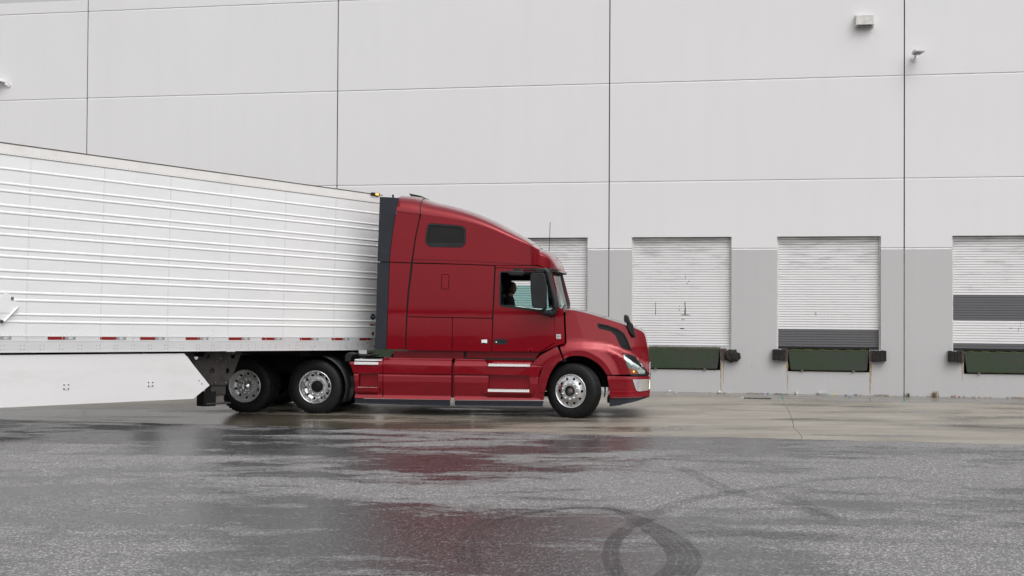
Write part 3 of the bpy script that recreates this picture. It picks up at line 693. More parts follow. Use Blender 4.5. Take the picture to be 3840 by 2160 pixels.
# ------------------------------------------------------------------ wheels (axis along y, outer face at y = 0, built inwards)
R_T = .49
def tyre_mesh(drive, y0=0.):
    g = [.045, .072, .075, .088, .091, .125, .128, .138, .141, .175, .178, .191, .194, .225, .245][:]
    tr = []
    for i, y in enumerate([.042, .080, .082, .092, .094, .137, .139, .149, .151, .194, .196, .206, .208, .246]):
        tr.append((R_T if (i // 2) % 2 == 0 else R_T - .014, y))
    prof = [(.285, .05), (.292, .022), (.302, .010), (.325, .002), (.36, -.006), (.40, -.006), (.435, .002), (.462, .014), (.480, .026)] + tr + [(.480, .262), (.44, .284), (.38, .294), (.32, .286), (.292, .262), (.285, .24)]
    mb = MB().lathe([(r, y + y0) for r, y in prof], 64)
    if drive:
        n = 46
        for side in (0, 1):
            for k in range(n):
                a0 = 2 * pi * (k + .25 * side) / n; a1 = a0 + 2 * pi / n * .62; V = []
                ys = ((.016, .085) if not side else (.203, .272)); rr = ((.474, R_T + .008), (R_T - .012, R_T + .008)) if not side else ((R_T - .012, R_T + .008), (.474, R_T + .008))
                for a in (a0, a1):
                    for y, (ra, rb) in zip(ys, rr):
                        for r in (ra, rb): V.append((r * cos(a), y + y0, r * sin(a)))
                mb.add(V, [(0, 1, 3, 2), (4, 6, 7, 5), (0, 4, 5, 1), (1, 5, 7, 3), (3, 7, 6, 2)])
    return mb
def circ(cx, cz, r, n=12): return [(cx + r * cos(2 * pi * k / n), cz + r * sin(2 * pi * k / n)) for k in range(n)]
def make_wheel(drive, hub, dirty=False):
    e = empty('wheel')
    t = tyre_mesh(drive).build('tyre', 'rubber', e)
    if drive: tyre_mesh(drive, .325).build('tyre', 'rubber', e)
    al = 'aluminium_dull' if dirty else 'aluminium'
    mb = MB()
    if drive:
        mb.lathe([(.288, .03), (.303, .006), (.302, -.006), (.293, -.009), (.285, -.003), (.280, .02), (.276, .05), (.268, .055), (.266, .095), (.262, .11)], 56)
        yp = lambda r: interp([(.09, .15), (.165, .15), (.175, .158), (.215, .155), (.245, .135), (.265, .10)], r); ro = .264; nr = .142
    else:
        mb.lathe([(.288, .03), (.303, .006), (.302, -.006), (.293, -.009), (.285, -.003), (.280, .014)], 56)
        yp = lambda r: interp([(.09, -.030), (.168, -.030), (.180, -.018), (.22, .002), (.262, .012), (.283, .010)], r); ro = .281; nr = .142
    H = [circ(.222 * cos(2 * pi * (k + .5) / 10), .222 * sin(2 * pi * (k + .5) / 10), .024) for k in range(10)] + [circ(0, 0, .098, 24)]
    skinmb(mb, circ(0, 0, ro, 48), lambda x, z: -yp(sqrt(x * x + z * z)), H, .012, .03)
    mb.build('rim', al, e)
    b = MB().lathe([(.27, .17), (.10, .19), (.02, .19)], 32); b.build('brake_drum', 'chassis_black', e)
    yb = yp(.14)
    for k in range(10):
        a = 2 * pi * k / 10; cx, cz = nr * cos(a), nr * sin(a)
        nb_ = MB().lathe([(.0175, yb + .002), (.0175, yb - .006), (.0135, yb - .008), (.0135, yb - .03), (.009, yb - .036), (.0005, yb - .037)], 8, (cx, 0, cz)); nb_.build('lug_nut', 'chrome', e)
    if hub == 'steer':
        MB().lathe([(.10, .12), (.096, .03), (.075, .035), (.055, .03), (.048, -.01), (.040, -.022), (.0005, -.024)], 24).build('hub', 'steel_worn', e)
    elif hub == 'black':
        MB().lathe([(.105, .15), (.108, .12), (.100, .11), (.085, .07), (.08, .055), (.05, .048), (.0005, .046)], 24).build('hub', 'chassis_black', e)
    else:
        MB().lathe([(.11, .15), (.105, .125), (.085, .12), (.08, .08), (.06, .062), (.03, .045), (.0005, .04)], 24).build('hub', 'chrome', e)
    return e

# ------------------------------------------------------------------ white refrigerated trailer
TRL = empty('semi_trailer', RO, (0, TP, BE)); tag(TRL, 'long white ribbed box trailer hitched to the red truck', 'trailer')
LEN, HZ0, HZ1, TW = 16.15, RZ, RZ + 2.96, 1.3
def rz(v): return RZ + v
SEAMX = [-.045 + 1.221 * k - FX for k in range(-7, 6)] + [0.]
SEAMX = [-LEN] + [s for s in SEAMX if s > -LEN + .3]
for a, b in zip(SEAMX, SEAMX[1:]):
    MB().box((a + .0015, -TW, rz(.225)), (b - .0015, -TW + .03, rz(2.805))).build('side_panel', 'trailer_white', TRL)
RIBZ = [2.593, 2.383, 2.278, 2.075, 1.974, 1.768, 1.663, 1.46, 1.356, 1.153, 1.052, .846, .741, .539, .434]
for v in RIBZ:
    prof = [(-TW + .001, -.019), (-TW - .005, -.0155), (-TW - .0085, -.006), (-TW - .0095, .003), (-TW - .0075, .011), (-TW - .0025, .019), (-TW + .001, .022)]
    MB().loft([[(x, y, rz(v) + z) for y, z in prof] for x in (-LEN + .05, -.02)], caps=True).build('side_rib', 'rib_white', TRL)
mb = MB().box((-LEN, -TW - .006, rz(2.795)), (0, -TW + .05, rz(2.945))); mb.build('top_rail', 'rail_white', TRL)
MB().box((-LEN, -TW - .0065, rz(2.789)), (0, -TW + .04, rz(2.7945))).build('rail_gap', 'joint_black', TRL)
mb = MB().box((-LEN, -TW - .012, rz(2.946)), (.05, -TW + .10, rz(2.962)), bev=.004); mb.build('roof_edge', 'trailer_roof', TRL)
mb = MB().box((-LEN, -TW - .004, rz(.165)), (0, -TW + .05, rz(.232))); mb.box((-LEN, -TW - .010, rz(0)), (0, -TW + .05, rz(.164))); mb.box((-LEN, -TW - .016, rz(-.004)), (0, -TW + .06, rz(.012))); mb.box((-LEN, -TW - .013, rz(.160)), (0, -TW - .003, rz(.170))); mb.box((-LEN, -TW - .008, rz(.226)), (0, -TW + .002, rz(.236)))
mb.build('bottom_rail', 'rail_alu', TRL)
mb = MB().box((-LEN, -TW + .031, rz(.02)), (-.001, TW, rz(2.94))); mb.build('box_body', 'trailer_white', TRL)
mb = MB()
for k in range(20): mb.box((-LEN + .3 + k * .62, -TW + .03, rz(-.10)), (-LEN + .36 + k * .62, TW - .03, rz(.015)))
mb.box((-1.6, -.9, rz(-.12)), (-.1, .9, rz(.0))); mb.build('floor_beams', 'chassis_black', TRL)
MB().box((0., -.95, rz(1.0)), (.40, .95, rz(2.7)), bev=.06).build('cooling_unit', 'trailer_white', TRL)
# rivets: too many and too small to pick apart
mb = MB(); dome = lambda x, y, z, r: mb.add([(x + r * cos(k * pi / 3), y, z + r * sin(k * pi / 3)) for k in range(6)] + [(x, y - r * .55, z)], [(k, (k + 1) % 6, 6) for k in range(6)], True)
COLS = [(s + .02, .045) for s in SEAMX[1:-1]] + [(lx - FX, .105) for lx in (.541, 1.762, 3.006, 4.03, 4.448, 5.276, 5.691, -.68, -1.9, -3.1)] + [(lx - FX, .08) for lx in (3.31, 6.099, 6.428, 6.738, 6.953)]
for x, d in COLS:
    z = rz(.26)
    while z < rz(2.79):
        if all(abs(z - rz(v)) > .03 for v in RIBZ): dome(x, -TW, z, .0075)
        z += d
x = -LEN + .1
while x < -.03: dome(x, -TW - .006, rz(2.815), .0075); dome(x, -TW, rz(.246), .0075); x += .065
x = -LEN + .1; k = 0
while x < -.1:
    lx = x + FX
    if lx < 3.9:
        for dx in (0, .055):
            for z in (.045, .10): dome(x + dx, -TW - .010, rz(z), .012)
        x += .31
    else:
        for z in (.045, .10): dome(x, -TW - .010, rz(z), .012)
        x += .155
for x, d in COLS:
    for z in (.215, .188, .15): dome(x, -TW - .010, rz(z), .009)
tag(mb.build('rivets', 'aluminium_dull', TRL), kind='stuff')
STARTS = [-.72, .305, 1.179, 1.894, 2.763, 3.639, 4.363, 5.242, 6.024, 6.755]
for s in STARTS:
    x = s - FX
    MB().box((x, -TW - .0065, rz(.180)), (x + .28, -TW - .003, rz(.226))).build('reflective_tape', 'red_reflective', TRL)
    w_ = MB().box((x + .281, -TW - .0063, rz(.180)), (x + .458, -TW - .003, rz(.226))).build('reflective_tape', 'silver_reflective', TRL)
    cx = x + .375; mk('tape_mark', [(cx + .042 * cos(k * pi / 6), -TW - .0075, rz(.203) + .018 * sin(k * pi / 6)) for k in range(12)], [tuple(range(12))], 'silver_mark', w_)
# placard holder, partly out of frame
ZP3 = zm(0, 1060, 7.24, TR)
dm = ZP3((150, 232), (500, 630), (40, 1060), (-330, 650))
pl = MB(); pl.prism(roundpoly(dm, .02), -TW - .034, -TW - .022); pl = pl.build('placard_holder', 'trailer_white', TRL)
(a, b), (c, d) = ZP3((430, 670), (60, 1050)); MB().tube([(a, -TW - .05, b), (c, -TW - .05, d)], .012, 6).build('latch_bar', 'trailer_white', pl)
(a, b), = ZP3((300, 425)); MB().box((a - .02, -TW - .045, b - .02), (a + .015, -TW - .035, b + .02)).build('latch', 'trailer_roof', pl)
(a, b), = ZP3((20, 1055)); MB().box((a - .03, -TW - .045, b - .02), (a + .01, -TW - .035, b + .02)).build('latch', 'steel_dark', pl)
(a, b), (c, d) = ZP3((-330, 815), (225, 822)); MB().box((a, -TW - .037, min(b, d) - .004), (c, -TW - .034, min(b, d) + .004)).build('fold_line', 'aluminium_dull', pl)
# badges at the nose: globe with name band, model plate, red marker
def text_mesh(name, s, size, m, parent, x, y, z, sx=1.):
    cu = bpy.data.curves.new(name, 'FONT'); cu.body = s; cu.size = size; cu.align_x = 'CENTER'; cu.align_y = 'CENTER'; cu.extrude = .0005; cu.offset = size * .03
    to = bpy.data.objects.new(name, cu); COL.objects.link(to)
    dg = bpy.context.evaluated_depsgraph_get(); me = bpy.data.meshes.new_from_object(to.evaluated_get(dg)); bpy.data.objects.remove(to)
    for v in me.vertices: v.co = (x + v.co.x * sx, y - v.co.z, z + v.co.y)
    me.materials.clear(); me.materials.append(MATS[m]); o = bpy.data.objects.new(name, me); COL.objects.link(o); o.parent = parent; return o
ZB5 = zm(1360, 1160, 10.35, TR)
(gx, gzz), (gx2, _) = ZB5((395, 285), (395 + 105, 285)); gr_ = .058
bd = mk('maker_badge', [(gx + gr_ * cos(k * pi / 12), -TW - .003, gzz + gr_ * sin(k * pi / 12)) for k in range(24)], [tuple(range(24))], 'blue_print', TRL)
MB().prism([(gx - .072, gzz - .028), (gx + .068, gzz - .022), (gx + .075, gzz + .024), (gx - .062, gzz + .019)], -TW - .0055, -TW - .0035).build('name_band', 'navy_print', bd)
text_mesh('lettering', 'UTILITY', .036, 'sand_print', bd, gx + .002, -TW - .0075, gzz - .002, .86)
(px_, pz_), (qx_, qz_) = ZB5((255, 655), (520, 555))
bd = MB().prism([(px_, pz_), (qx_, pz_), (qx_, qz_), (px_, qz_)], -TW - .0045, -TW - .001).build('model_badge', 'silver_mark', TRL)
text_mesh('lettering', '3000', .056, 'red_print', bd, px_ + .068, -TW - .006, (pz_ + qz_) / 2, .92); text_mesh('lettering', 'R', .056, 'blue_print', bd, px_ + .148, -TW - .006, (pz_ + qz_) / 2, .92)
P_ = ZB5((352, 1013), (428, 1013), (432, 900), (392, 855), (352, 900)); MB().prism(P_, -TW - .005, -TW - .001).build('marker_reflector', 'red_reflective', TRL)
(mx_, mz_), = zm(1300, 700, 12.07, TR)((1270, 350)); ml = MB().box((mx_ - .13, -TW - .04, mz_ - .028), (mx_ + .10, -TW - .02, mz_ + .028), bev=.006).build('marker_lamp', 'black_plastic', TRL)
MB().box((mx_ - .02, -TW - .05, mz_ - .014), (mx_ + .06, -TW - .04, mz_ + .014), bev=.004).build('lens', 'amber_lit', ml)
# side skirt, bolted plates
sk = RT_((1675, 787), (1905, 1075), (1757, 1197)); zb = sk[2][1]
P_ = [sk[0], sk[1], sk[2], (-13., zb - .01), (-13., sk[0][1])]
skirt = MB().prism(P_, -TW + .015, -TW + .022).build('side_skirt', 'skirt_white', TRL)
for (u0, v0), (u1, v1) in (((575, 1115), (630, 1062)), ((1342, 1088), (1392, 1040))):
    (a, b), (c, d) = RT_((u0, v0), (u1, v1)); MB().box((a, -TW + .009, b), (c, -TW + .0145, d)).build('bolt_plate', 'skirt_white', skirt)
    for x in (a + .012, c - .012):
        for z in (b + .012, d - .012): MB().lathe([(.010, 0), (.009, -.008), (.0005, -.009)], 8, (x, -TW + .008, z)).build('bolt', 'joint_black', skirt)
(a, b), (c, d) = RT_((1808, 1033), (1833, 1062))
for x, z in ((a, b), (c, d)): MB().lathe([(.010, 0), (.009, -.006), (.0005, -.007)], 8, (x, -TW + .014, z)).build('bolt', 'joint_black', skirt)
# landing gear
LY = -1.02; PL = R3((110, 128), (795, 128), (690, 400), (615, 527), (420, 527), (250, 330), yl=LY)
HL = [R3((u, v), yl=LY)[0] for u, v in ((250, 188), (383, 180), (690, 178), (438, 360), (622, 357))]
H = [circ(x, z, .047, 14) for x, z in HL]
lg = skin('gusset_plate', PL, lambda x, z: -LY, 'steel_dark', TRL, H, .02, 9., 0, False)
for u, v in ((540, 205), (475, 500), (600, 500), (490, 240), (600, 245)):
    (x, z), = R3((u, v), yl=LY); MB().lathe([(.016, 0), (.014, -.01), (.0005, -.012)], 8, (x, LY - .002, z)).build('bolt', 'steel_worn', TRL)
for side in (1, -1):
    (a, b), (c, d) = R3((440, 525), (612, 735), yl=LY); y0, y1 = sorted((side * (LY + .03), side * (LY + .20)))
    leg = MB().box((a, y0, (b + d) / 2 - .03), (c, y1, rz(0)), bev=.01).build('landing_leg', 'steel_dark', TRL)
    MB().box((a + .02, y0 + .02, d), (c - .02, y1 - .02, (b + d) / 2 + .05)).build('inner_leg', 'steel_worn', leg)
    MB().box((a - .12, y0 - .05, d - .03), (c + .08, y1 + .05, d), bev=.01).build('shoe', 'steel_dark', leg)
    (p, q), (r_, s_) = R3((345, 610), (485, 780), yl=LY)
    MB().box((p, y0 - .02 * side, s_), (r_, y1, q)).build('mud_guard', 'chassis_black', leg)
MB().tube([(a + .1, -.85, rz(-.35)), (a + .1, .85, rz(-.35))], .04).build('cross_tube', 'steel_dark', TRL)
for sx in (-13.1, -14.4):
    for side in (1, -1):
        wv = empty('wheel', (sx, side * -1.29, .235), (0, 0, 0 if side > 0 else pi), TRL); tyre_mesh(False).build('tyre', 'rubber', wv); tyre_mesh(False, .325).build('tyre', 'rubber', wv)
        MB().lathe([(.30, .01), (.285, .0), (.27, .1), (.15, .13), (.1, .1), (.0005, .09)], 40).build('rim', 'aluminium_dull', wv)
    MB().tube([(sx, -1., .235), (sx, 1., .235)], .07).build('axle', 'chassis_black', TRL)
MB().box((-15., -.55, .45), (-12.4, .55, rz(-.08))).build('suspension', 'chassis_black', TRL)
# ------------------------------------------------------------------ red tractor truck
TRK = empty('tractor_truck', TO, (0, 0, -PSI)); tag(TRK, 'dark red sleeper-cab tractor truck pulling the white trailer', 'truck')
# side surface: half width by height, from the lean of the panels
_tab = []; _w = 1.222; _z = 1.0
while _z < 4.4:
    _tab.append((_z, _w)); tl = 1.15 + (_z - 1.17) / .66 * 2.6 if _z < 1.82 else min(2.8, .35 + (_z - 1.82) * 15)
    _w -= .02 * math.tan(radians(tl)); _z += .02
def Wc(x, z): return interp(_tab, z)
ZX = lambda P: P
def lineX(P): return sorted(P)
crease = K1((225, 212), (330, 224), (450, 238), (640, 262), (860, 302), (1060, 362), (1250, 442), (1420, 512), (1500, 552))
sil = K1((222, 96), (232, 80), (256, 70), (400, 78), (490, 96), (590, 131), (760, 170), (930, 222), (1100, 292), (1250, 372), (1380, 444), (1450, 492), (1505, 540), (1590, 576), (1640, 620), (1680, 690), (1705, 745), (1713, 778), yl=-.45)
crease_s, sil_s = smoothline(crease, 5), smoothline(sil, 5)
zc_, zt_ = (lambda x: interp(crease_s, x)), (lambda x: interp(sil_s, x))
def crx(P0, P1):                       # crease points between two x
    return [p for p in crease_s if P0 < p[0] < P1]
# --- rear dark extenders
skin('cab_extender', K1((92, 83), (262, 93), (246, 170), (222, 300), (203, 440), (190, 560), (183, 658), (78, 658), (86, 330)), lambda x, z: Wc(x, z) + .016, 'slate_plastic', TRK, sp=.15)
skin('cab_extender', K1((78, 662), (183, 664), (178, 900), (172, 1140), (163, 1418), (150, 1427), (62, 1425), (70, 1140)), lambda x, z: Wc(x, z) + .016, 'slate_plastic', TRK, sp=.15)
skin('extender_backing', K1((110, 110), (225, 110), (190, 520), (190, 1410), (80, 1410), (100, 520)), lambda x, z: Wc(x, z) - .035, 'trim_dark', TRK, (), .02, .3, 0)  # dark backing plate added so no light shows through the extender gaps
# --- sleeper panels
seam = [(482, 100), (455, 240), (410, 450), (383, 640), (378, 668)]
P = K1((262, 93), (246, 170), (222, 300), (203, 440), (190, 560), (184, 658), (372, 665), (378, 640), (404, 450), (447, 240)); xa, xb = P[0][0], P[-1][0]
skin('sleeper_panel', P + crx(xa, xb)[::-1], Wc, 'red_paint', TRK)
skin('sleeper_panel', K1((184, 664), (372, 671), (343, 950), (335, 1140), (326, 1428), (165, 1425), (172, 1140), (178, 900)), Wc, 'red_paint', TRK)
P = K1((458, 240), (415, 450), (392, 634), (640, 642), (900, 650), (1100, 661), (1250, 671), (1400, 682), (1455, 684), (1424, 516)); xa, xb = P[0][0], P[-1][0]
swin = roundpoly(K1((512, 335), (535, 318), (560, 318), (810, 338), (845, 355), (854, 385), (852, 490), (838, 520), (810, 532), (540, 527), (508, 505), (494, 470)), .05)
skin('sleeper_panel', P + crx(xa, xb)[::-1], lambda x, z: Wc(x, z) + .012, 'red_paint', TRK, [swin], .045, .06, 0)
skin('sleeper_strip', K1((391, 630), (640, 638), (900, 646), (1250, 667), (1460, 680), (1474, 690), (1110, 688), (800, 676), (386, 664)), Wc, 'red_paint', TRK, (), .03, .06)
skin('sleeper_window', shrink(swin, .004), lambda x, z: Wc(x, z) + .022, 'black_plastic', TRK, [shrink(swin, .035)], .03, .2, 0)
skin('window_pane', shrink(swin, .03), lambda x, z: Wc(x, z) + .006, 'pane_black', TRK, (), .01, .2, 0)
P = K1((535, 488), (830, 492), (828, 512), (538, 510)); skin('window_vent', P, lambda x, z: Wc(x, z) + .016, 'black_plastic', TRK, (), .02, .2, 0)
hatch = roundpoly(K1((643, 768), (706, 768), (703, 897), (640, 896)), .03)
skin('sleeper_panel', K1((388, 672), (800, 681), (1107, 692), (1094, 1000), (1088, 1152), (740, 1146), (345, 1138), (356, 950)), Wc, 'red_paint', TRK, [shrink(hatch, -.006)], gap=.004, sp=.06)
skin('fuel_hatch', hatch, Wc, 'red_paint', TRK, gap=.004)
skin('locker_door', K1((345, 1142), (738, 1150), (738, 1441), (335, 1434)), Wc, 'red_paint', TRK, sp=.06)
skin('locker_door', K1((741, 1150), (1088, 1157), (1084, 1446), (741, 1441)), Wc, 'red_paint', TRK, sp=.06)
skin('locker_latch', roundpoly(K1((992, 1337), (1056, 1337), (1056, 1375), (994, 1375)), .012), lambda x, z: Wc(x, z) + .008, 'black_plastic', TRK, gap=0)
skin('latch_lever', K1((996, 1342), (1046, 1338), (1046, 1372), (1020, 1366), (998, 1370)), lambda x, z: Wc(x, z) + .016, 'tread_white', TRK, gap=0)
# --- door
win = roundpoly(K1((1153, 742), (1566, 744), (1606, 800), (1646, 1112), (1500, 1094), (1153, 1046)), .045)
dp = K1((1116, 712), (1480, 718), (1572, 722), (1622, 775), (1655, 900), (1676, 1080), (1634, 1130), (1637, 1365), (1508, 1447), (1088, 1446), (1097, 1160))
def Wd(x, z): return Wc(x, z)
skin('cab_door', dp, Wd, 'red_paint', TRK, [win], sp=.055, mirror=False)
winf = [(x - (.07 if x < win[0][0] + .06 else 0), z) for x, z in win]
mb = skinmb(MB(), dp, Wd, [winf], .03, .09, 0, True); mb.V = [(x, -y, z) for x, y, z in mb.V]; mb.F = [f[::-1] for f in mb.F]; mb.N = {i: (a, -b, c) for i, (a, b, c) in mb.N.items()}; mb.build('cab_door', 'red_paint', TRK)
skin('window_frame', shrink(win, -.006), lambda x, z: Wc(x, z) + .008, 'black_plastic', TRK, [shrink(win, .016)], .05, .15, 0, False)
P = shrink(win, .012); zlo = min(p[1] for p in P); P = [(x, min(z, zlo + .13)) for x, z in P]
o = skin('door_glass', P, lambda x, z: Wc(x, z) - .018, 'glass', TRK, (), .004, .3, 0, False)
(_, ztop), = KW((500, 568), yl=1.15)
P = [(x, min(z, ztop)) for x, z in shrink(winf, .012)]
mb = skinmb(MB(), P, lambda x, z: Wc(x, z) - .018, (), .005, .3); mb.V = [(x, -y, z) for x, y, z in mb.V]; mb.build('door_glass', 'glass_teal', TRK)
skin('roof_gutter', K1((1113, 690), (1470, 693), (1560, 712), (1572, 720), (1480, 716), (1116, 709)), lambda x, z: Wc(x, z) + .004, 'red_paint', TRK, sp=.1, gap=.003)
hd = K1((1110, 1334), (1218, 1334), (1218, 1380), (1110, 1380)); skin('door_handle', roundpoly(hd, .012), lambda x, z: Wc(x, z) + .007, 'black_plastic', TRK, gap=0)
skin('handle_grip', K1((1152, 1342), (1212, 1342), (1212, 1356), (1152, 1356)), lambda x, z: Wc(x, z) + .018, 'black_plastic', TRK, gap=0)
(hx, hz), = K1((1126, 1362)); MB().lathe([(.014, 0), (.012, -.006), (.0005, -.007)], 12, (hx, -Wc(hx, hz) - .007, hz)).build('lock', 'tread_white', TRK)
# --- inner shell so the gaps read dark
shp = K1((180, 225), (178, 1420), (1088, 1440), (1500, 1440), (1630, 1360), (1670, 1080), (1640, 880), (1600, 770), (1480, 560), (1250, 452), (860, 312), (450, 248))
skin('inner_shell', shp, lambda x, z: Wc(x, z) - .045, 'trim_dark', TRK, [shrink(winf, -.01)], .02, .3, 0)
# --- roof
def se(t, n): return (abs(cos(t)) ** (2 / n), abs(sin(t)) ** (2 / n))
x0, x1 = crease[0][0] + .01, K1((1428, 516))[0][0]
secs = []; NS = 44
for i in range(NS + 1):
    x = x0 + (x1 - x0) * i / NS; zc, zt = zc_(x), max(zt_(x), zc_(x) + .02); Wz = Wc(x, zc) + .011; s = []
    for j in range(25):
        t = pi * j / 24; c, q = se(t, 2.5); s.append((x, -Wz * c * (1 if t < pi / 2 else -1), zc + (zt - zc) * q))
    secs.append(s)
mb = MB().loft(secs); mb.add(secs[0], [tuple(range(25))]); mb.build('roof_fairing', 'red_paint', TRK)
xa, xb = K1((452, 240))[0][0], K1((488, 96), yl=-.5)[0][0]; P = []
for j in range(13):
    t = pi / 2 * j / 12; x = xa + (xb - xa) * (1 - cos(t)) ** .6; c, q_ = se(t, 2.5); P.append((x, -(Wc(x, zc_(x)) + .012) * c, zc_(x) + (zt_(x) - zc_(x)) * q_ + .001))
MB().tube(P, .009, 6).build('roof_seal', 'joint_black', TRK)
(fx, fz), = K1((400, 72), yl=.2); MB().prism([(fx - .07, fz + .02), (fx + .17, fz - .03), (fx + .16, fz - .06), (fx - .03, fz - .05)], .1, .5).build('roof_hatch', 'black_plastic', TRK)
(fx, fz), = K1((219, 74), yl=.9); MB().tube([(fx, .9, fz - .25), (fx, .9, fz + .01)], .02, 8).build('exhaust_stack', 'black_plastic', TRK)
# --- visor
bot = smoothline(K1((1428, 683), (1500, 690), (1560, 714), (1620, 736), (1690, 748), (1713, 782)), 5)
xs, xe = K1((1428, 516))[0][0] + .008, K1((1713, 778), yl=-.2)[0][0]; secs = []
for i in range(27):
    t = (i / 26) ** .8; x = xs + (xe - xs) * t; zb = interp(bot, x); zt = max(zt_(x), zb + .012); zc = max(zb, min(zc_(x) if x < crease[-1][0] else zt - .12, zt - .03))
    Wz = (Wc(x, zb) + .011) * max(0., 1 - t ** 3.2) ** (1 / 2.6) + .02; s = []
    for j in range(23):
        tt = pi * j / 22; c, q = se(tt, 2.5); s.append((x, -Wz * c * (1 if tt < pi / 2 else -1), zc + (zt - zc) * q))
    vz = [zb + (zc - zb) * k_ for k_ in (0, .3, .6, .85, .97)]; s = [(x, -Wz, v_) for v_ in vz] + s + [(x, Wz, v_) for v_ in vz[::-1]]; secs.append(s)
mb = MB().loft(secs); mb.build('roof_visor', 'red_paint', TRK)
mb = MB()
for s, t in zip(secs, secs[1:]): mb.add([s[0], s[-1], t[-1], t[0]], [(0, 1, 2, 3)])
mb.V = [(x, y * .985, z + .006) for x, y, z in mb.V]; mb.build('visor_underside', 'trim_dark', TRK)
for yy in (-.55, -.28, 0, .28, .55):
    xx = xe - .035 - .30 * abs(yy) ** 2.2; zz = zt_(xx) - .02; MB().box((xx - .05, yy - .035, zz - .022), (xx + .018, yy + .035, zz + .008), bev=.01).build('marker_lamp', 'amber_lens', TRK)
(ax, az), (bx_, bz_) = K1((1586, 576), (1597, 308), yl=.2); MB().tube([(ax, .2, az - .02), (bx_, .2, bz_)], .006, 6).build('antenna', 'black_plastic', TRK)
# --- windshield, pillars, cowl
(wbx, wbz), = K1((1735, 1062), yl=-.1); (wtx, wtz), = K1((1655, 770), yl=-.1); (cbx, cbz), = K1((1660, 1062)); (ctx, ctz), = K1((1590, 770))
def wsp(u, v): 
    bx0, tx0 = wbx - (wbx - cbx) * abs(u) ** 2.4, wtx - (wtx - ctx) * abs(u) ** 2.4
    zb0 = wbz - .03; return (bx0 + (tx0 - bx0) * v, u * (1.13 - .06 * v), zb0 + (wtz + .05 - zb0) * v)
secs = [[wsp(-1 + j / 12, i / 6) for j in range(25)] for i in range(7)]
MB().loft(secs).build('windshield', 'glass', TRK)
for s in (-1, 1):
    P = [wsp(s, -.02), wsp(s, .3), wsp(s, .6), wsp(s, 1.05)]; MB().tube([(x, y * 1.005, z) for x, y, z in P], .038, 8).build('windshield_pillar', 'black_plastic', TRK)
secs = [[(wsp(-1 + j / 12, 0)[0] + d, wsp(-1 + j / 12, 0)[1], wsp(-1 + j / 12, 0)[2] + h_) for j in range(25)] for d, h_ in ((-.06, .02), (.03, .0), (.10, -.03), (.16, -.07))]
MB().loft(secs).build('cowl_top', 'black_plastic', TRK)
for yy, l in ((-.75, .42), (-.1, .42)):
    mb = MB()
    a_ = Vector(wsp(yy, .03)) + Vector((.04, 0, .01)); b_ = Vector(wsp(yy + l / 1.13, .10)) + Vector((.03, 0, .02)); mb.tube([a_ - Vector((0, .0, .03)), a_, a_.lerp(b_, .5) + Vector((.015, 0, .02)), b_], .011, 6)
    mb.build('wiper', 'black_plastic', TRK)
cowl = K2((632, 470), (640, 430), (660, 455), (697, 462), (712, 752), (650, 770), (500, 832), (622, 750), (624, 492))
def Wcw(x, z): return Wc(x, z) - .002
skin('cowl_panel', cowl, Wcw, 'red_paint', TRK, gap=.003)
st = K2((640, 677), (677, 677), (677, 715), (640, 715)); skin('permit_sticker', st, lambda x, z: Wc(x, z) + .003, 'sticker', TRK, (), .002, .3, 0, False)
for r0, r1 in ((681, 686), (690, 698), (703, 712)):
    for k in range(3):
        P = K2((644 + k * 11, r0), (652 + k * 11, r0), (652 + k * 11, r1), (644 + k * 11, r1)); skin('print_block', P, lambda x, z: Wc(x, z) + .0045, 'steel_dark', TRK, (), .001, .3, 0, False)
# --- hood and front fenders
WCX, WCZ = 0., .48
(hcx, _), = K2((706, 600)); (hfx, _), = K2((1420, 900), yl=-.6)
htop = smoothline(K2((704, 456), (780, 463), (900, 491), (1050, 536), (1200, 582), (1290, 612), (1345, 636), (1376, 660), (1392, 720), (1407, 800), (1416, 900), (1421, 1000), yl=-.35), 4)
def hood_w(x, z):
    t = max(0., min(1., (x - hcx) / (hfx - hcx))); wh = 1.155 - .20 * t ** 1.4 - .10 * max(0, z - 1.25)
    d = sqrt((x - WCX) ** 2 + (z - WCZ) ** 2); shelf = interp(SHELF, x)
    k = 1 - sstep(-.10, .07, z - shelf); wf = 1.212 - .06 * sstep(.66, .98, d)
    W = wh + (max(wf, wh) - wh) * k
    n_ = max(0., (x - (hfx - .42)) / .42); return W - .24 * n_ ** 2.2
SHELF = sorted(K2((600, 800), (718, 756), (850, 752), (950, 762), (1060, 782), (1150, 812), (1220, 850), (1420, 960)))
side = K2((706, 470), (780, 476), (900, 504), (1050, 549), (1200, 596), (1290, 627), (1345, 654), (1370, 675), (1388, 728), (1402, 803), (1411, 900), (1416, 1003), (1404, 1014), (1258, 1016), (1062, 1018), (1040, 985), (1000, 935), (950, 897), (900, 872), (850, 860), (790, 858), (735, 866), (700, 882), (664, 776), (720, 753))
vent = roundpoly(K2((976, 584), (1060, 600), (1150, 632), (1200, 668), (1230, 720), (1270, 822), (1180, 792), (1165, 770), (1130, 690), (1090, 655), (985, 628)), .02)
lamp = roundpoly(K2((1188, 838), (1250, 845), (1300, 868), (1345, 920), (1385, 975), (1406, 1014), (1258, 1014)), .012)
skin('hood', side, hood_w, 'red_paint', TRK, [vent, lamp], .03, .045, .004)
skin('hood_vent', vent, lambda x, z: hood_w(x, z) - .018, 'pane_black', TRK, (), .02, .08, .003)
skin('vent_rim', shrink(vent, .001), lambda x, z: hood_w(x, z) + .004, 'pane_black', TRK, [shrink(vent, .020)], .03, .1, 0)
mb = MB()
vx = [p[0] for p in vent]; vz = [p[1] for p in vent]; V_in = shrink(vent, .022)
x = min(vx)
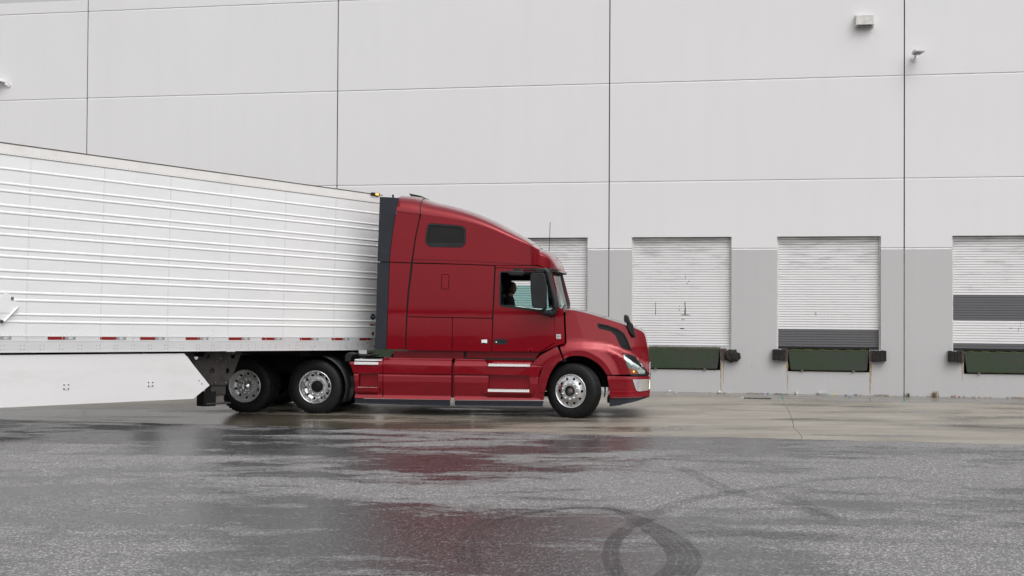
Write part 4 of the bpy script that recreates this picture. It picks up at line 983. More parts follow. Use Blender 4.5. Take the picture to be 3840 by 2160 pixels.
while x < max(vx):
    z = min(vz)
    while z < max(vz):
        if inside((x, z), V_in): mb.box((x - .004, -hood_w(x, z) + .010, z - .004), (x + .004, -hood_w(x, z) + .018, z + .004))
        z += .024
    x += .024
tag(mb.build('vent_mesh', 'chassis_black', TRK), kind='stuff')
# hood top
secs = []; n = 40; xA, xB = hcx, hfx - .008
for i in range(n + 1):
    x = xA + (xB - xA) * (1 - (1 - i / n) ** 1.5); zt = interp(htop, x); zs = min(zt - .004, zt - .02); zs = interp(sorted([(p[0], p[1]) for p in side[:12]]), x); zs = min(zs, zt - .004); Wz = hood_w(x, zs) - .002; s = []
    for j in range(21):
        tt = pi * j / 20; c, q = se(tt, 2.2); s.append((x, -Wz * c * (1 if tt < pi / 2 else -1), zs + (zt - zs) * q))
    secs.append(s)
MB().loft(secs).build('hood_top', 'red_paint', TRK)
# nose: grille
zt, zb = secs[-1][10][2], K2((1420, 1020))[0][1]; wn = hood_w(hfx, 1.2) - .01
gr = MB().box((hfx - .10, -wn, zb), (hfx - .012, wn, zt)).build('grille', 'black_plastic', TRK)
for j in range(9):
    z = zb + .08 + (zt - zb - .16) * j / 8; MB().box((hfx - .012, -wn + .12, z - .012), (hfx - .002, wn - .12, z + .012)).build('grille_bar', 'chrome', gr)
for z in (zb + .02, zt - .03): MB().box((hfx - .012, -wn + .03, z - .02), (hfx + .004, wn - .03, z + .02), bev=.006).build('grille_surround', 'chrome', gr)
for y in (-wn + .03, wn - .07): MB().box((hfx - .012, y, zb + .04), (hfx + .004, y + .04, zt - .05), bev=.006).build('grille_surround', 'chrome', gr)
MB().prism([(.6 * wn - .05, zt - .25), (.6 * wn + .02, zt - .25), (-.6 * wn + .05, zb + .15), (-.6 * wn - .02, zb + .15)], hfx - .004, hfx + .004, axis='x').build('grille_bar', 'chrome', gr)
# headlights
skin('headlight', lamp, lambda x, z: hood_w(x, z) - .05, 'reflector_bowl', TRK, (), .01, .06, .002)
P = K2((1240, 962), (1300, 975), (1322, 1011), (1256, 1011)); skin('turn_signal', P, lambda x, z: hood_w(x, z) - .018, 'amber_lens', TRK, (), .02, .1, 0)
P = K2((1308, 978), (1392, 985), (1402, 1010), (1328, 1010)); skin('lamp_strip', P, lambda x, z: hood_w(x, z) - .022, 'tread_white', TRK, (), .02, .1, 0)
(ax, az), = K2((1285, 990)); MB().box((ax - .012, -hood_w(ax, az) + .008, az - .012), (ax + .012, -hood_w(ax, az) + .018, az + .012), bev=.004).build('bulb', 'amber_lit', TRK)
(ax, az), = K2((1335, 940)); MB().lathe([(.075, .03), (.06, .055), (.02, .065), (.0005, .066)], 20, (ax - .03, -hood_w(ax, az) - .01, az - .02)).build('lamp_bowl', 'chrome', TRK)
P = K2((1290, 868), (1312, 880), (1352, 935), (1372, 968), (1352, 950), (1318, 912), (1292, 884)); skin('daytime_lamp', P, lambda x, z: hood_w(x, z) - .02, 'headlight_bulb', TRK, (), .01, .1, 0)
skin('lamp_lens', lamp, lambda x, z: hood_w(x, z) - .004, 'glass', TRK, (), .003, .05, .002)
skin('lamp_sill', K2((1255, 1012), (1404, 1014), (1404, 1027), (1262, 1026)), lambda x, z: hood_w(x, z) - .002, 'black_plastic', TRK, (), .03, .06, 0)
skin('access_panel', shrink(roundpoly(K2((1100, 944), (1225, 950), (1250, 1014), (1118, 1014)), .02), .002), lambda x, z: hood_w(x, z) + .0025, 'red_paint', TRK, (), .004, .05, 0)
# wheel-arch lip (front part on the hood, rear part on the cab)
def lip(name, outer, inner): skin(name, outer + inner[::-1], lambda x, z: 1.226 + .010 * sstep(.62, .56, sqrt(x * x + (z - WCZ) ** 2)), 'red_paint', TRK, (), .09, .05, .002)
lip('arch_lip', smoothline(K2((695, 852), (735, 826), (780, 812), (840, 810), (900, 822), (970, 855), (1030, 900), (1075, 955), (1108, 1014)), 3), smoothline(K2((704, 884), (742, 864), (790, 856), (850, 858), (905, 874), (955, 900), (1003, 938), (1040, 985), (1060, 1016)), 3))
rearf = K2((425, 930), (505, 850), (645, 775), (688, 868), (640, 905), (598, 960), (565, 1030), (545, 1110), (534, 1228), (505, 1228), (478, 1185), (492, 1050), (526, 940))
skin('rear_fender', rearf, lambda x, z: 1.212 - .05 * sstep(.68, .95, sqrt(x * x + (z - WCZ) ** 2)), 'red_paint', TRK, (), .04, .05, .004)
lip('arch_lip', smoothline(K2((684, 862), (630, 898), (575, 958), (535, 1030), (512, 1105), (505, 1160)), 3), smoothline(K2((692, 888), (650, 918), (606, 975), (573, 1045), (552, 1120), (540, 1165)), 3))
# arch liner
mb = MB(); secs = []
for i in range(17):
    a = radians(-12 + 204 * i / 16); r = .60; secs.append([(r * cos(a), y, WCZ + r * sin(a)) for y in (-1.17, -.6)])
mb.loft(secs); mb.mirror(); mb.build('wheel_well', 'chassis_black', TRK)
# --- bumper
(bfx, _), = K2((1421, 1100), yl=-.6)
def bump_w(x, z): n_ = max(0., (x - (bfx - .45)) / .45); return 1.218 - .27 * n_ ** 2.3
bp = K2((1062, 1022), (1260, 1030), (1418, 1032), (1420, 1058), (1420, 1155), (1420, 1170), (1418, 1203), (1250, 1207), (1086, 1210), (1078, 1120))
chp = K2((1276, 1053), (1419, 1057), (1413, 1152), (1330, 1156), (1306, 1148), (1295, 1110))
def bw2(x, z): return bump_w(x, z) + .015 * sstep(BZ1, BZ0, z) - .012 * sstep(BZ2 - .02, BZ2 + .06, z)
BZ1, BZ0, BZ2 = K2((1200, 1150))[0][1], K2((1200, 1175))[0][1], K2((1200, 1050))[0][1]
skin('front_bumper', bp, bw2, 'red_paint', TRK, (), .04, .05, .003)
skin('bumper_corner', roundpoly(chp, .02), lambda x, z: bump_w(x, z) + .012, 'chrome', TRK, (), .02, .05, 0)
(ax, az), (cx_, cz_) = K2((1408, 1140), (1418, 1062)); MB().box((bfx - .035, -bump_w(bfx, 0) - .012, az), (bfx + .004, -bump_w(bfx, 0) + .1, cz_), bev=.01).build('fog_lamp', 'headlight_bulb', TRK)
z0, z1 = bp[8][1], bp[1][1]; wb = bump_w(bfx, 0) - .004
MB().box((bfx - .35, -wb, z0 + .005), (bfx - .004, wb, z1 - .004), bev=.02).build('bumper_beam', 'red_paint', TRK)
skin('air_dam', K2((1083, 1212), (1416, 1206), (1390, 1216), (1290, 1243), (1185, 1264), (1175, 1270), (1083, 1281)), lambda x, z: bump_w(x, z) - .012, 'slate_plastic', TRK, (), .04, .06, 0)
(ax, az), (cx_, cz_) = K2((1062, 1205), (1082, 1252)); MB().box((ax, -1.15, cz_), (cx_, 1.15, az)).build('mud_flap', 'chassis_black', TRK)
# --- side fairings: layered profile with a rubber skirt below
FZ = [(z[0][1]) for z in (K8((0, v)) for v in (195, 268, 380, 386, 394, 402, 480, 640, 652, 692))]
FW = [1.125, 1.205, 1.214, 1.190, 1.190, 1.203, 1.214, 1.196, 1.204, 1.238]; FT = sorted(zip(FZ, FW))
def Wf(x, z): return interp(FT, z - .0055 * (x + 2.6) * 0 + .012 * (x + 3.2) / 2.)
skin('side_fairing', K8((25, 245), (402, 245), (438, 195), (436, 692), (100, 684), (98, 520), (85, 400), (55, 300)), Wf, 'red_paint', TRK, [K8((146, 390), (384, 390), (384, 560), (146, 558))], .03, .022, .004)
skin('side_fairing', K8((440, 195), (1268, 206), (1262, 708), (440, 692)), Wf, 'red_paint', TRK, (), .03, .022, .004)
skin('side_fairing', K8((1300, 212), (1655, 213), (1708, 284), (1712, 303), (2216, 303), (2222, 286), (2374, 290), (2316, 410), (2312, 640), (2380, 712), (1297, 708)), Wf, 'red_paint', TRK, [K8((1712, 408), (2212, 410), (2212, 584), (1712, 584))], .03, .022, .004)
skin('fairing_backing', K8((100, 260), (2320, 262), (2340, 690), (110, 680)), lambda x, z: 1.12, 'red_paint', TRK, (), .02, .4, 0)
skin('step_well', K8((1700, 400), (2225, 400), (2225, 600), (1700, 600)), lambda x, z: 1.135, 'red_paint', TRK, (), .02, .3, 0)
skin('step_well', K8((140, 384), (390, 384), (390, 570), (140, 570)), lambda x, z: 1.135, 'red_paint', TRK, (), .02, .3, 0)
skin('step_apron', K8((1660, 208), (2278, 212), (2216, 284), (1712, 280)), lambda x, z: 1.07 + interp([(-9, 0)], 0) + .10 * sstep(1.06, .93, z), 'red_paint', TRK, (), .02, .05, 0)
skin('rocker_panel', K8((548, 118), (2330, 135), (2270, 212), (1300, 214), (548, 198)), lambda x, z: 1.10, 'red_paint', TRK, (), .02, .3, 0)
skin('rocker_trim', K8((1668, 148), (2250, 156), (2250, 172), (1668, 166)), lambda x, z: 1.112, 'red_paint', TRK, (), .01, .3, 0)
def step(name, P0, P1, y0, y1, teeth):
    (xa, za), (xb, zb) = P0, P1; st = MB().box((xa, y0, za), (xb, y1, zb), bev=.004).build(name, 'tread_white', TRK)
    for k in range(teeth):
        xx = xa + (xb - xa) * (k + .5) / teeth; MB().box((xx - (xb - xa) / teeth * .33, y0 - .002, zb - .002), (xx + (xb - xa) / teeth * .33, y1, zb + .012)).build('tread_tooth', 'tread_white', st)
step('step_tread', *K8((1713, 300), (2213, 283)), -1.235, -1.17, 22)
step('step_tread', *K8((1710, 606), (2210, 589)), -1.268, -1.19, 22)
step('step_tread', *K8((95, 279), (383, 257)), -1.235, -1.17, 12)
step('step_tread', *K8((132, 583), (372, 563)), -1.262, -1.19, 11)
for a, b, c, d in ((1660, 582, 2265, 676), (108, 556, 405, 640)):
    (xa, za), (xb, zb) = K8((a, d), (b if b > 1000 else c, b)); xb = K8((c, b))[0][0]
    sb = MB(); zb2 = zb; secs = [[(x, -1.16, zb2), (x, -1.266, zb2), (x, -1.262, zb2 - .07), (x, -1.20, za), (x, -1.16, za)] for x in (xa + .0, xb)]
    secs[0][3] = (xa + .06, -1.20, za); secs[1][3] = (xb - .06, -1.20, za); sb.loft(secs, closed=True, caps=True, smooth=False); sb.build('step_box', 'red_paint', TRK)
for a, b, c, d in ((1725, 540, 2205, 585), (165, 515, 380, 560)):
    mb = MB(); (xa, za), (xb, zb) = K8((a, d), (c, b)); n = int((xb - xa) / .07)
    for r in range(2):
        for k in range(n): x = xa + .035 + .07 * (k + .5 * r); mb.tube([(x - .026, -1.139, za + .018 + .03 * r), (x, -1.143, za + .032 + .03 * r), (x + .026, -1.139, za + .018 + .03 * r)], .0045, 5)
    tag(mb.build('grip_pattern', 'red_paint', TRK), kind='stuff')
skin('rubber_skirt', K8((100, 691), (1250, 708), (1250, 781), (104, 748)), lambda x, z: 1.215, 'slate_plastic', TRK, (), .015, .3, 0)
skin('rubber_skirt', K8((1306, 713), (2378, 718), (2366, 788), (1306, 774)), lambda x, z: 1.215, 'slate_plastic', TRK, (), .015, .3, 0)
for v0, v1 in ((725, 731),):
    skin('skirt_bead', K8((102, 706), (1250, 724), (1250, 732), (102, 714)), lambda x, z: 1.224, 'slate_plastic', TRK, (), .012, .3, 0); skin('skirt_bead', K8((1306, 730), (2376, 738), (2376, 746), (1306, 738)), lambda x, z: 1.224, 'slate_plastic', TRK, (), .012, .3, 0)
(dx0, dz0_), (dx1, dz1_) = K8((92, 232), (418, 204)); dk = MB().box((dx0, -1.17, dz0_), (dx1, -.62, dz0_ + .02)).build('deck_step', 'tread_white', TRK)
for k in range(6):
    for r in range(3): x = dx0 + .05 + (dx1 - dx0 - .1) * (k + .5 * (r % 2)) / 6; MB().box((x, -1.12 + r * .16, dz0_ + .020), (x + .07, -1.02 + r * .16, dz0_ + .0225)).build('deck_slot', 'steel_dark', dk)
# --- mirrors
def plate(name, P, y0, y1, m='black_plastic', bev=.02, parent=TRK):
    o = MB().prism(shrink(P, 0), y0, y1).build(name, m, parent); b = o.modifiers.new('bevel', 'BEVEL'); b.width = bev; b.segments = 3; b.limit_method = 'ANGLE'; b.angle_limit = radians(30)
    for p in o.data.polygons: p.use_smooth = True
    o.data.set_sharp_from_angle(angle=radians(35)); return o
hm = plate('mirror_housing', roundpoly(KW((765, 338), (975, 333), (1000, 350), (1026, 480), (1026, 1000), (1010, 1020), (800, 1010), (785, 990), (752, 640), (750, 360), yl=-1.5), .03), -1.66, -1.36, bev=.03)
MB().prism(shrink(KW((770, 370), (975, 370), (1000, 500), (1000, 980), (805, 980), (775, 640), yl=-1.5), .0), -1.63, -1.39).build('mirror_glass', 'chrome', hm); bpy.data.objects['mirror_glass'].location = (-.035, 0, 0); bpy.data.objects['mirror_glass'].scale = (1, 1, 1)
plate('mirror_bracket', KW((800, 262), (820, 248), (980, 240), (1000, 262), (985, 332), (840, 332), yl=-1.42), -1.5, -1.34, bev=.02)
P = smoothline(KW((985, 262), (1040, 300), (1075, 420), (1120, 600), (1170, 780), (1200, 900), (1195, 1010), (1170, 1090), (1090, 1110), (960, 1085), yl=-1.36), 4)
MB().tube([(x, -1.36 + .0 * i, z) for i, (x, z) in enumerate(P)], [.05] * 4 + [.062] * (len(P) - 8) + [.05] * 4, 10).build('mirror_arm', 'black_plastic', TRK)
plate('mirror_foot', roundpoly(KW((890, 1050), (1010, 1045), (1200, 1060), (1210, 1110), (1180, 1160), (1090, 1150), (900, 1100), yl=-1.3), .02), -1.40, -1.20, bev=.02)
(a, b), (c, d) = KW((600, 268), (990, 262), yl=-1.3); MB().tube([(a, -1.28, b), (c, -1.34, d)], .016, 8).build('mirror_strut', 'black_plastic', TRK)
plate('down_mirror', roundpoly(KW((320, 285), (580, 285), (592, 340), (580, 385), (330, 380), (300, 350), yl=-1.35), .02), -1.46, -1.28, bev=.025)
plate('down_mirror_base', KW((385, 250), (560, 250), (575, 290), (390, 290), yl=-1.3), -1.36, -1.2, bev=.01)
for o_ in [o for o in bpy.data.objects if o.name.split('.')[0] in ('mirror_housing', 'mirror_arm', 'mirror_foot', 'mirror_bracket') and o.parent == TRK]:
    q = MB(); me = o_.data; q.V = [(v.co.x, -v.co.y, v.co.z) for v in me.vertices]; q.F = [tuple(reversed(p.vertices)) for p in me.polygons]; q.S = [True] * len(q.F); q.I = [0] * len(q.F); q.build(o_.name.split('.')[0], 'black_plastic', TRK, auto=35)
for s in (-1,):
    P = K2((1205, 520), (1215, 510), (1240, 522), (1256, 572), (1245, 580), (1210, 578), (1204, 560), yl=-1.02)
    hmir = plate('hood_mirror', roundpoly(P, .015), *sorted((s * 1.10, s * .92)), bev=.02)
    P = K2((1222, 578), (1256, 572), (1280, 595), (1303, 702), (1290, 700), (1258, 668), (1230, 615), yl=-1.02); plate('mirror_stalk', P, *sorted((s * 1.06, s * .93)), bev=.012)
# --- chassis and running gear
(d1x, d1z), = [TK(1181, 1448.7, -1.22)]; (d2x, d2z), = [TK(917, 1442, -1.22)]
fw_ = make_wheel(False, 'steer'); fw_.parent = TRK; fw_.location = (0, -1.215, R_T - .008); fw_.rotation_euler = (0, .3, -radians(21))
w2 = dup(fw_, TRK); w2.location = (0, 1.215, R_T - .008); w2.rotation_euler = (0, .2, pi - radians(21))
da = make_wheel(True, 'black'); da.parent = TRK; da.location = (d1x, -1.215, R_T + .0); da.rotation_euler = (0, .25, 0)
db = make_wheel(True, 'chrome', True); db.parent = TRK; db.location = (d2x, -1.215, R_T); db.rotation_euler = (0, .05, 0)
for src, x in ((da, d1x), (db, d2x)):
    w2 = dup(src, TRK); w2.location = (x, 1.215, R_T); w2.rotation_euler = (0, 0, pi)
for s in (-1, 1): MB().box((-7.1, s * .43 - .05, .72), (1.2, s * .43 + .05, .98)).build('frame_rail', 'chassis_black', TRK)
for x in (d1x, d2x): MB().tube([(x, -1., R_T), (x, 1., R_T)], .09).build('axle', 'chassis_black', TRK); MB().lathe([(.0005, -.3), (.2, -.25), (.24, 0), (.2, .25), (.0005, .3)], 20, (x, 0, R_T)).build('differential', 'chassis_black', TRK)
MB().box((-.12, -.95, R_T - .12), (.12, .95, R_T + .05)).build('axle', 'chassis_black', TRK)
MB().box((-3.3, -1.0, .32), (-.75, 1.0, 1.10)).build('underfloor_fill', 'chassis_black', TRK)  # plain dark fill under the cab, added to block light
MB().box((-.7, -.62, .52), (1.15, .62, 1.45)).build('engine_fill', 'chassis_black', TRK)  # dark fill in the engine's place, also added to block light
kx = (d1x + d2x) / 2
MB().prism([(kx - .5, 1.02), (kx + .35, 1.10), (kx + .35, 1.15), (kx - .45, 1.13), (kx - .62, 1.06)], -.5, .5).build('fifth_wheel', 'chassis_black', TRK)
MB().box((kx - .35, -.55, .95), (kx + .3, .55, 1.06)).build('fifth_wheel_mount', 'chassis_black', TRK)
MB().box((-6.9, -.55, 1.0), (-3.9, .55, 1.03)).build('deck_plate', 'chassis_black', TRK)
for s in (-1, 1):
    mb = MB(); secs = []          # black quarter fender ahead of the drive wheels
    for i in range(13):
        a = radians(-28 + 105 * i / 12); r = .57; secs.append([(d1x + r * cos(a), s * y, R_T + r * sin(a)) for y in (.62, 1.215)])
    mb.loft(secs); o_ = mb.build('quarter_fender', 'black_plastic', TRK); sm = o_.modifiers.new('solid', 'SOLIDIFY'); sm.thickness = .02
P = K3((2070, 240), (2075, 165), (2105, 132), (2190, 150), (2170, 160), (2145, 190), (2140, 232), yl=-.9); plate('fender_flap', P, -1.1, -.7, bev=.006)
P = K3((2285, 205), (2300, 165), (2340, 140), (2400, 125), (2375, 155), (2355, 205), yl=.9); plate('fender_flap', P, .75, 1.1, bev=.006)
mb = MB()
for k in range(3): mb.tube([(-3.42, -.25 + .2 * k, 1.9), (-3.6, -.24 + .2 * k, 1.25 - .05 * k), (-4.0, -.2 + .2 * k, 1.16), (-4.4, -.1 + .1 * k, 1.4)], .018, 6)
mb.build('air_lines', 'chassis_black', TRK)
# --- cab interior
(ix0, _), = K1((1100, 900)); (ix1, _), = K1((1640, 1000)); (_, iz0), = K1((1300, 1090)); (_, iz1), = K1((1300, 745))
MB().box((ix0 - .55, -1.10, 1.0), (ix0 - .50, 1.10, 3.2)).build('sleeper_curtain', 'trim_dark', TRK)
MB().box((ix0 - .5, -1.12, iz1 - .0), (ix1 + .02, 1.12, iz1 + .05)).build('headliner', 'trim_dark', TRK)
(_, fzt), = KW((600, 483), yl=1.08); MB().box((ix0 - .5, .98, fzt), (ix1 - .1, 1.10, iz1)).build('door_header', 'trim_dark', TRK)
MB().box((ix0 - .5, -1.1, 1.0), (ix1 + .2, 1.1, 1.05)).build('cab_floor', 'trim_dark', TRK)
secs = [[(x, y, z) for y in (-1.1, 1.1)] for x, z in ((ix1 - .38, 1.3), (ix1 - .30, iz0 - .10), (ix1 - .10, iz0 - .02), (ix1 + .25, iz0 - .02))]; MB().loft(secs, smooth=False).build('dashboard', 'trim_dark', TRK)
for s in (-1, 1):
    for yy in ((-.95, -.45) if s < 0 else (.38, .92),):
        sx = ix0 + .05
        st_ = MB().box((sx, yy[0], 1.45), (sx + .5, yy[1], 1.62), bev=.04).build('seat', 'fabric_seat', TRK)
        bk_h = 2.10 if s < 0 else 2.22
        MB().prism([(sx - .10, 1.55), (sx + .06, 1.55), (sx - .10, bk_h), (sx - .22, bk_h)], yy[0], yy[1]).build('seat_back', 'fabric_seat', st_, bevel=.03)
        if s > 0: MB().box((sx - .26, yy[0] + .14, bk_h + .02), (sx - .14, yy[1] - .14, bk_h + .2), bev=.03).build('headrest', 'fabric_seat', st_)
SWC = Vector((ix1 - .52, .62, iz0 - .05)); ring = []
q = Euler((0, radians(-28), 0)).to_matrix()
mb = MB(); mb.tube([SWC + q @ Vector((.21 * cos(a), .21 * sin(a), 0)) for a in [2 * pi * k / 24 for k in range(25)]], .016, 6, caps=False); mb.tube([SWC, SWC + q @ Vector((.2, 0, -.25))], .03); mb.tube([SWC + q @ Vector((0, -.2, 0)), SWC, SWC + q @ Vector((0, .2, 0))], .015)
mb.build('steering_wheel', 'black_plastic', TRK)

# ------------------------------------------------------------------ driver (far seat), seen through the near window
(hdx, hdz), = KW((368, 632), yl=.63)
HIP = Vector((hdx - .10, .65, hdz - .60)); HY = .65
def skinned(verts, edges, radii, root=0):
    me = bpy.data.meshes.new('tmp'); me.from_pydata([tuple(v) for v in verts], edges, []); o = bpy.data.objects.new('tmp', me); COL.objects.link(o)
    o.modifiers.new('skin', 'SKIN'); sv = me.skin_vertices[0].data
    for i, r in enumerate(radii): sv[i].radius = (r, r) if not isinstance(r, tuple) else r; sv[i].use_root = i == root
    ss = o.modifiers.new('sub', 'SUBSURF'); ss.levels = 2; ss.render_levels = 2
    dg = bpy.context.evaluated_depsgraph_get(); ev = bpy.data.meshes.new_from_object(o.evaluated_get(dg)); bpy.data.objects.remove(o)
    V = [tuple(v.co) for v in ev.vertices]; F = [tuple(p.vertices) for p in ev.polygons]; bpy.data.meshes.remove(ev); return V, F
h0 = Vector((0, 0, 0)); rel = lambda x, y, z: Vector((hdx + x, HY + y, hdz + z)) - HIP
hands = [SWC + q @ Vector((-.02, -.205, .0)) - HIP, SWC + q @ Vector((-.02, .205, .0)) - HIP]
J = [h0, rel(-.09, 0, -.45), rel(-.08, 0, -.30), rel(-.06, 0, -.20), rel(-.035, 0, -.12), rel(-.015, 0, -.03)]
Rr = [(.15, .13), (.14, .115), (.15, .11), (.085, .08), .056, .055]; Ed = [(0, 1), (1, 2), (2, 3), (3, 4), (4, 5)]
def arm(s, Hd, k):
    b = len(J); J.extend([rel(-.07, s * .19, -.235), rel(.02, s * .25, -.46), Hd + Vector((-.09, s * .0, -.02)), Hd]); Rr.extend([.062 * k, .045 * k, .03 * k, (.036, .022)]); Ed.extend([(2, b), (b, b + 1), (b + 1, b + 2), (b + 2, b + 3)])
def leg(s, k):
    b = len(J); J.extend([h0 + Vector((.05, s * .10, -.02)), h0 + Vector((.46, s * .14, .06)), h0 + Vector((.60, s * .13, -.36)), h0 + Vector((.74, s * .13, -.42))]); Rr.extend([.095 * k, .068 * k, .045 * k, .04 * k]); Ed.extend([(0, b), (b, b + 1), (b + 1, b + 2), (b + 2, b + 3)])
arm(-1, hands[0], 1); arm(1, hands[1], 1); leg(-1, 1); leg(1, 1)
V, F = skinned(J, Ed, Rr); mb = MB().add(V, F, True)
# head with face
bm = bmesh.new(); bmesh.ops.create_icosphere(bm, subdivisions=4, radius=1); yawh = radians(-38); Hm = Matrix.Rotation(yawh, 3, 'Z')
gs = lambda p, c, r: math.exp(-sum(((a - b) / r) ** 2 for a, b in zip(p, c)))
for v in bm.verts:
    x, y, z = v.co; X, Y, Z = x * .098, y * .076, z * .122
    if z < -.1: X *= 1 - .20 * (-.1 - z) * (0.4 if x > 0 else 1.6); Y *= 1 - .38 * (-.1 - z)
    if x > 0: X -= .010 * gs((y, z), (0, .0), .9)
    X += .026 * gs((y, z), (0, -.18), .16) * (x > 0) + .010 * gs((y, z), (0, .05), .13) * (x > 0)          # nose, bridge
    X += .008 * gs((y, z), (.0, .24), .35) * (x > 0)                                                        # brow
    for sgn in (-1, 1): X -= .014 * gs((y, z), (sgn * .36, .05), .17) * (x > 0)                             # eye sockets
    X += .008 * gs((y, z), (0, -.45), .16) * (x > 0) - .006 * gs((y, z), (0, -.56), .07) * (x > 0) + .012 * gs((y, z), (0, -.80), .22) * (x > 0)   # lips, mouth line, chin
    for sgn in (-1, 1): Y += sgn * .016 * gs((x, z), (-.08, -.02), .16) * (y * sgn > .5)                     # ears
    v.co = Hm @ Vector((X, Y, Z)) + rel(0, 0, 0)
mb.bm(bm, True)
for Hd, s in ((hands[0], -1), (hands[1], 1)):      # fingers closed round the rim, thumb off the side of the palm
    for k, ln in enumerate((.070, .078, .074, .060)):
        b = Hd + Vector((.01 - .004 * k, s * .012, .028 - .020 * k)); mb.tube([b, b + Vector((ln * .45, s * .012, .006)), b + Vector((ln * .75, -s * .014, .002)), b + Vector((ln * .5, -s * .034, -.004))], [.0095, .009, .0085, .007], 6)
    b = Hd + Vector((-.03, -s * .02, .025)); mb.tube([b, b + Vector((.03, -s * .02, .016)), b + Vector((.06, -s * .012, .016))], [.011, .010, .008], 6)
per = mb.build('person', 'skin'); per.location = TO + Matrix.Rotation(-PSI, 3, 'Z') @ HIP; per.rotation_euler = (0, 0, -PSI)
tag(per, 'person in a black top at the wheel of the red truck, short dark hair', 'person')
J, Rr, Ed = J[:5], [(.17, .155), (.165, .14), (.17, .13), (.11, .10), .07], Ed[:4]; arm(-1, hands[0], 1.32); arm(1, hands[1], 1.32)
for i in (8, 12): J[i] = J[i].lerp(J[i - 1], .35); Rr[i] = .036
V, F = skinned(J, Ed, Rr); MB().add(V, F, True).build('hooded_top', 'fabric_black', per)
J, Rr, Ed = [h0], [(.165, .145)], []; leg(-1, 1.22); leg(1, 1.22); V, F = skinned(J, Ed, Rr); MB().add(V, F, True).build('trousers', 'fabric_seat', per)
bm = bmesh.new(); bmesh.ops.create_icosphere(bm, subdivisions=4, radius=1)
for v in list(bm.verts):
    if v.co.z < -.25 + .5 * v.co.x + (.55 if v.co.x > .15 else 0) * 1.0: bm.verts.remove(v)
for v in bm.verts:
    x, y, z = v.co; v.co = Hm @ Vector((x * .106, y * .083, z * .130)) + rel(-.004, 0, .002)
MB().bm(bm, True).build('hair', 'hair', per)
for sgn in (-1, 1):
    MB().lathe([(.0005, -.006), (.009, -.004), (.012, .002)], 8).build('eye', 'sticker', per); o_ = COL.objects[-1]; o_.location = Hm @ Vector((.083, sgn * .030, .006)) + rel(0, 0, 0); o_.rotation_euler = (0, 0, yawh + pi / 2)

# ------------------------------------------------------------------ litter and weeds along the foot of the wall
ZL = zm(2400, 1440, 1.789, ground)
LIT = [(205, 50, 'white', 'crumpled_paper'), (243, 62, 'white', 'cup_lid'), (120, 79, 'yellow', 'leaf'), (152, 76, 'orange', 'leaf'), (468, 57, 'yellow', 'wrapper'), (531, 65, 'white', 'paper_cup'), (538, 79, 'orange', 'leaf'), (562, 65, 'red', 'wrapper'), (595, 71, 'white', 'wrapper'),
       (686, 94, 'white', 'wrapper'), (770, 66, 'brown', 'cardboard_strip'), (835, 95, 'orange', 'leaf'), (857, 67, 'blue', 'bottle_cap'), (918, 67, 'blue', 'wrapper'), (945, 70, 'brown', 'cardboard_strip'), (965, 71, 'teal', 'wrapper'), (935, 111, 'teal', 'wrapper'), (957, 87, 'teal', 'bottle_cap'), (1050, 68, 'white', 'paper_cup'),
       (1220, 71, 'white', 'foam_tray'), (1258, 71, 'teal', 'wrapper'), (1295, 72, 'yellow', 'wrapper'), (1380, 79, 'blue', 'wrapper'), (1405, 92, 'blue', 'bottle_cap'), (1442, 74, 'blue', 'wrapper'), (1468, 72, 'white', 'crumpled_paper'), (1610, 75, 'brown', 'cardboard_strip'), (1647, 73, 'yellow', 'wrapper'), (1695, 73, 'brown', 'leaf'),
       (1768, 75, 'white', 'crumpled_paper'), (1830, 74, 'white', 'wrapper'), (1910, 75, 'white', 'wrapper'), (2000, 80, 'white', 'wrapper'), (1768, 129, 'teal', 'wrapper'), (2115, 80, 'red', 'bottle_cap'), (2150, 82, 'blue', 'wrapper'), (2205, 80, 'white', 'wrapper'), (2250, 84, 'red', 'wrapper'), (2280, 81, 'yellow', 'wrapper'), (2320, 83, 'white', 'crumpled_paper'), (2420, 82, 'blue', 'wrapper'), (2485, 80, 'brown', 'cardboard_strip'), (2520, 84, 'yellow', 'wrapper'), (2253, 91, 'white', 'bottle_cap')]
rr = random.Random(21); LAB = {}
near_of = lambda u: 'near the truck bumper' if u < 330 else ('left of the drain grate' if u < 690 else ('behind the drain grate' if u < 1000 else ('under the grey-banded door' if u < 1500 else ('left of the panel joint' if u < 1740 else ('between the joint and the dry weed' if u < 1960 else 'right of the dry weed')))))
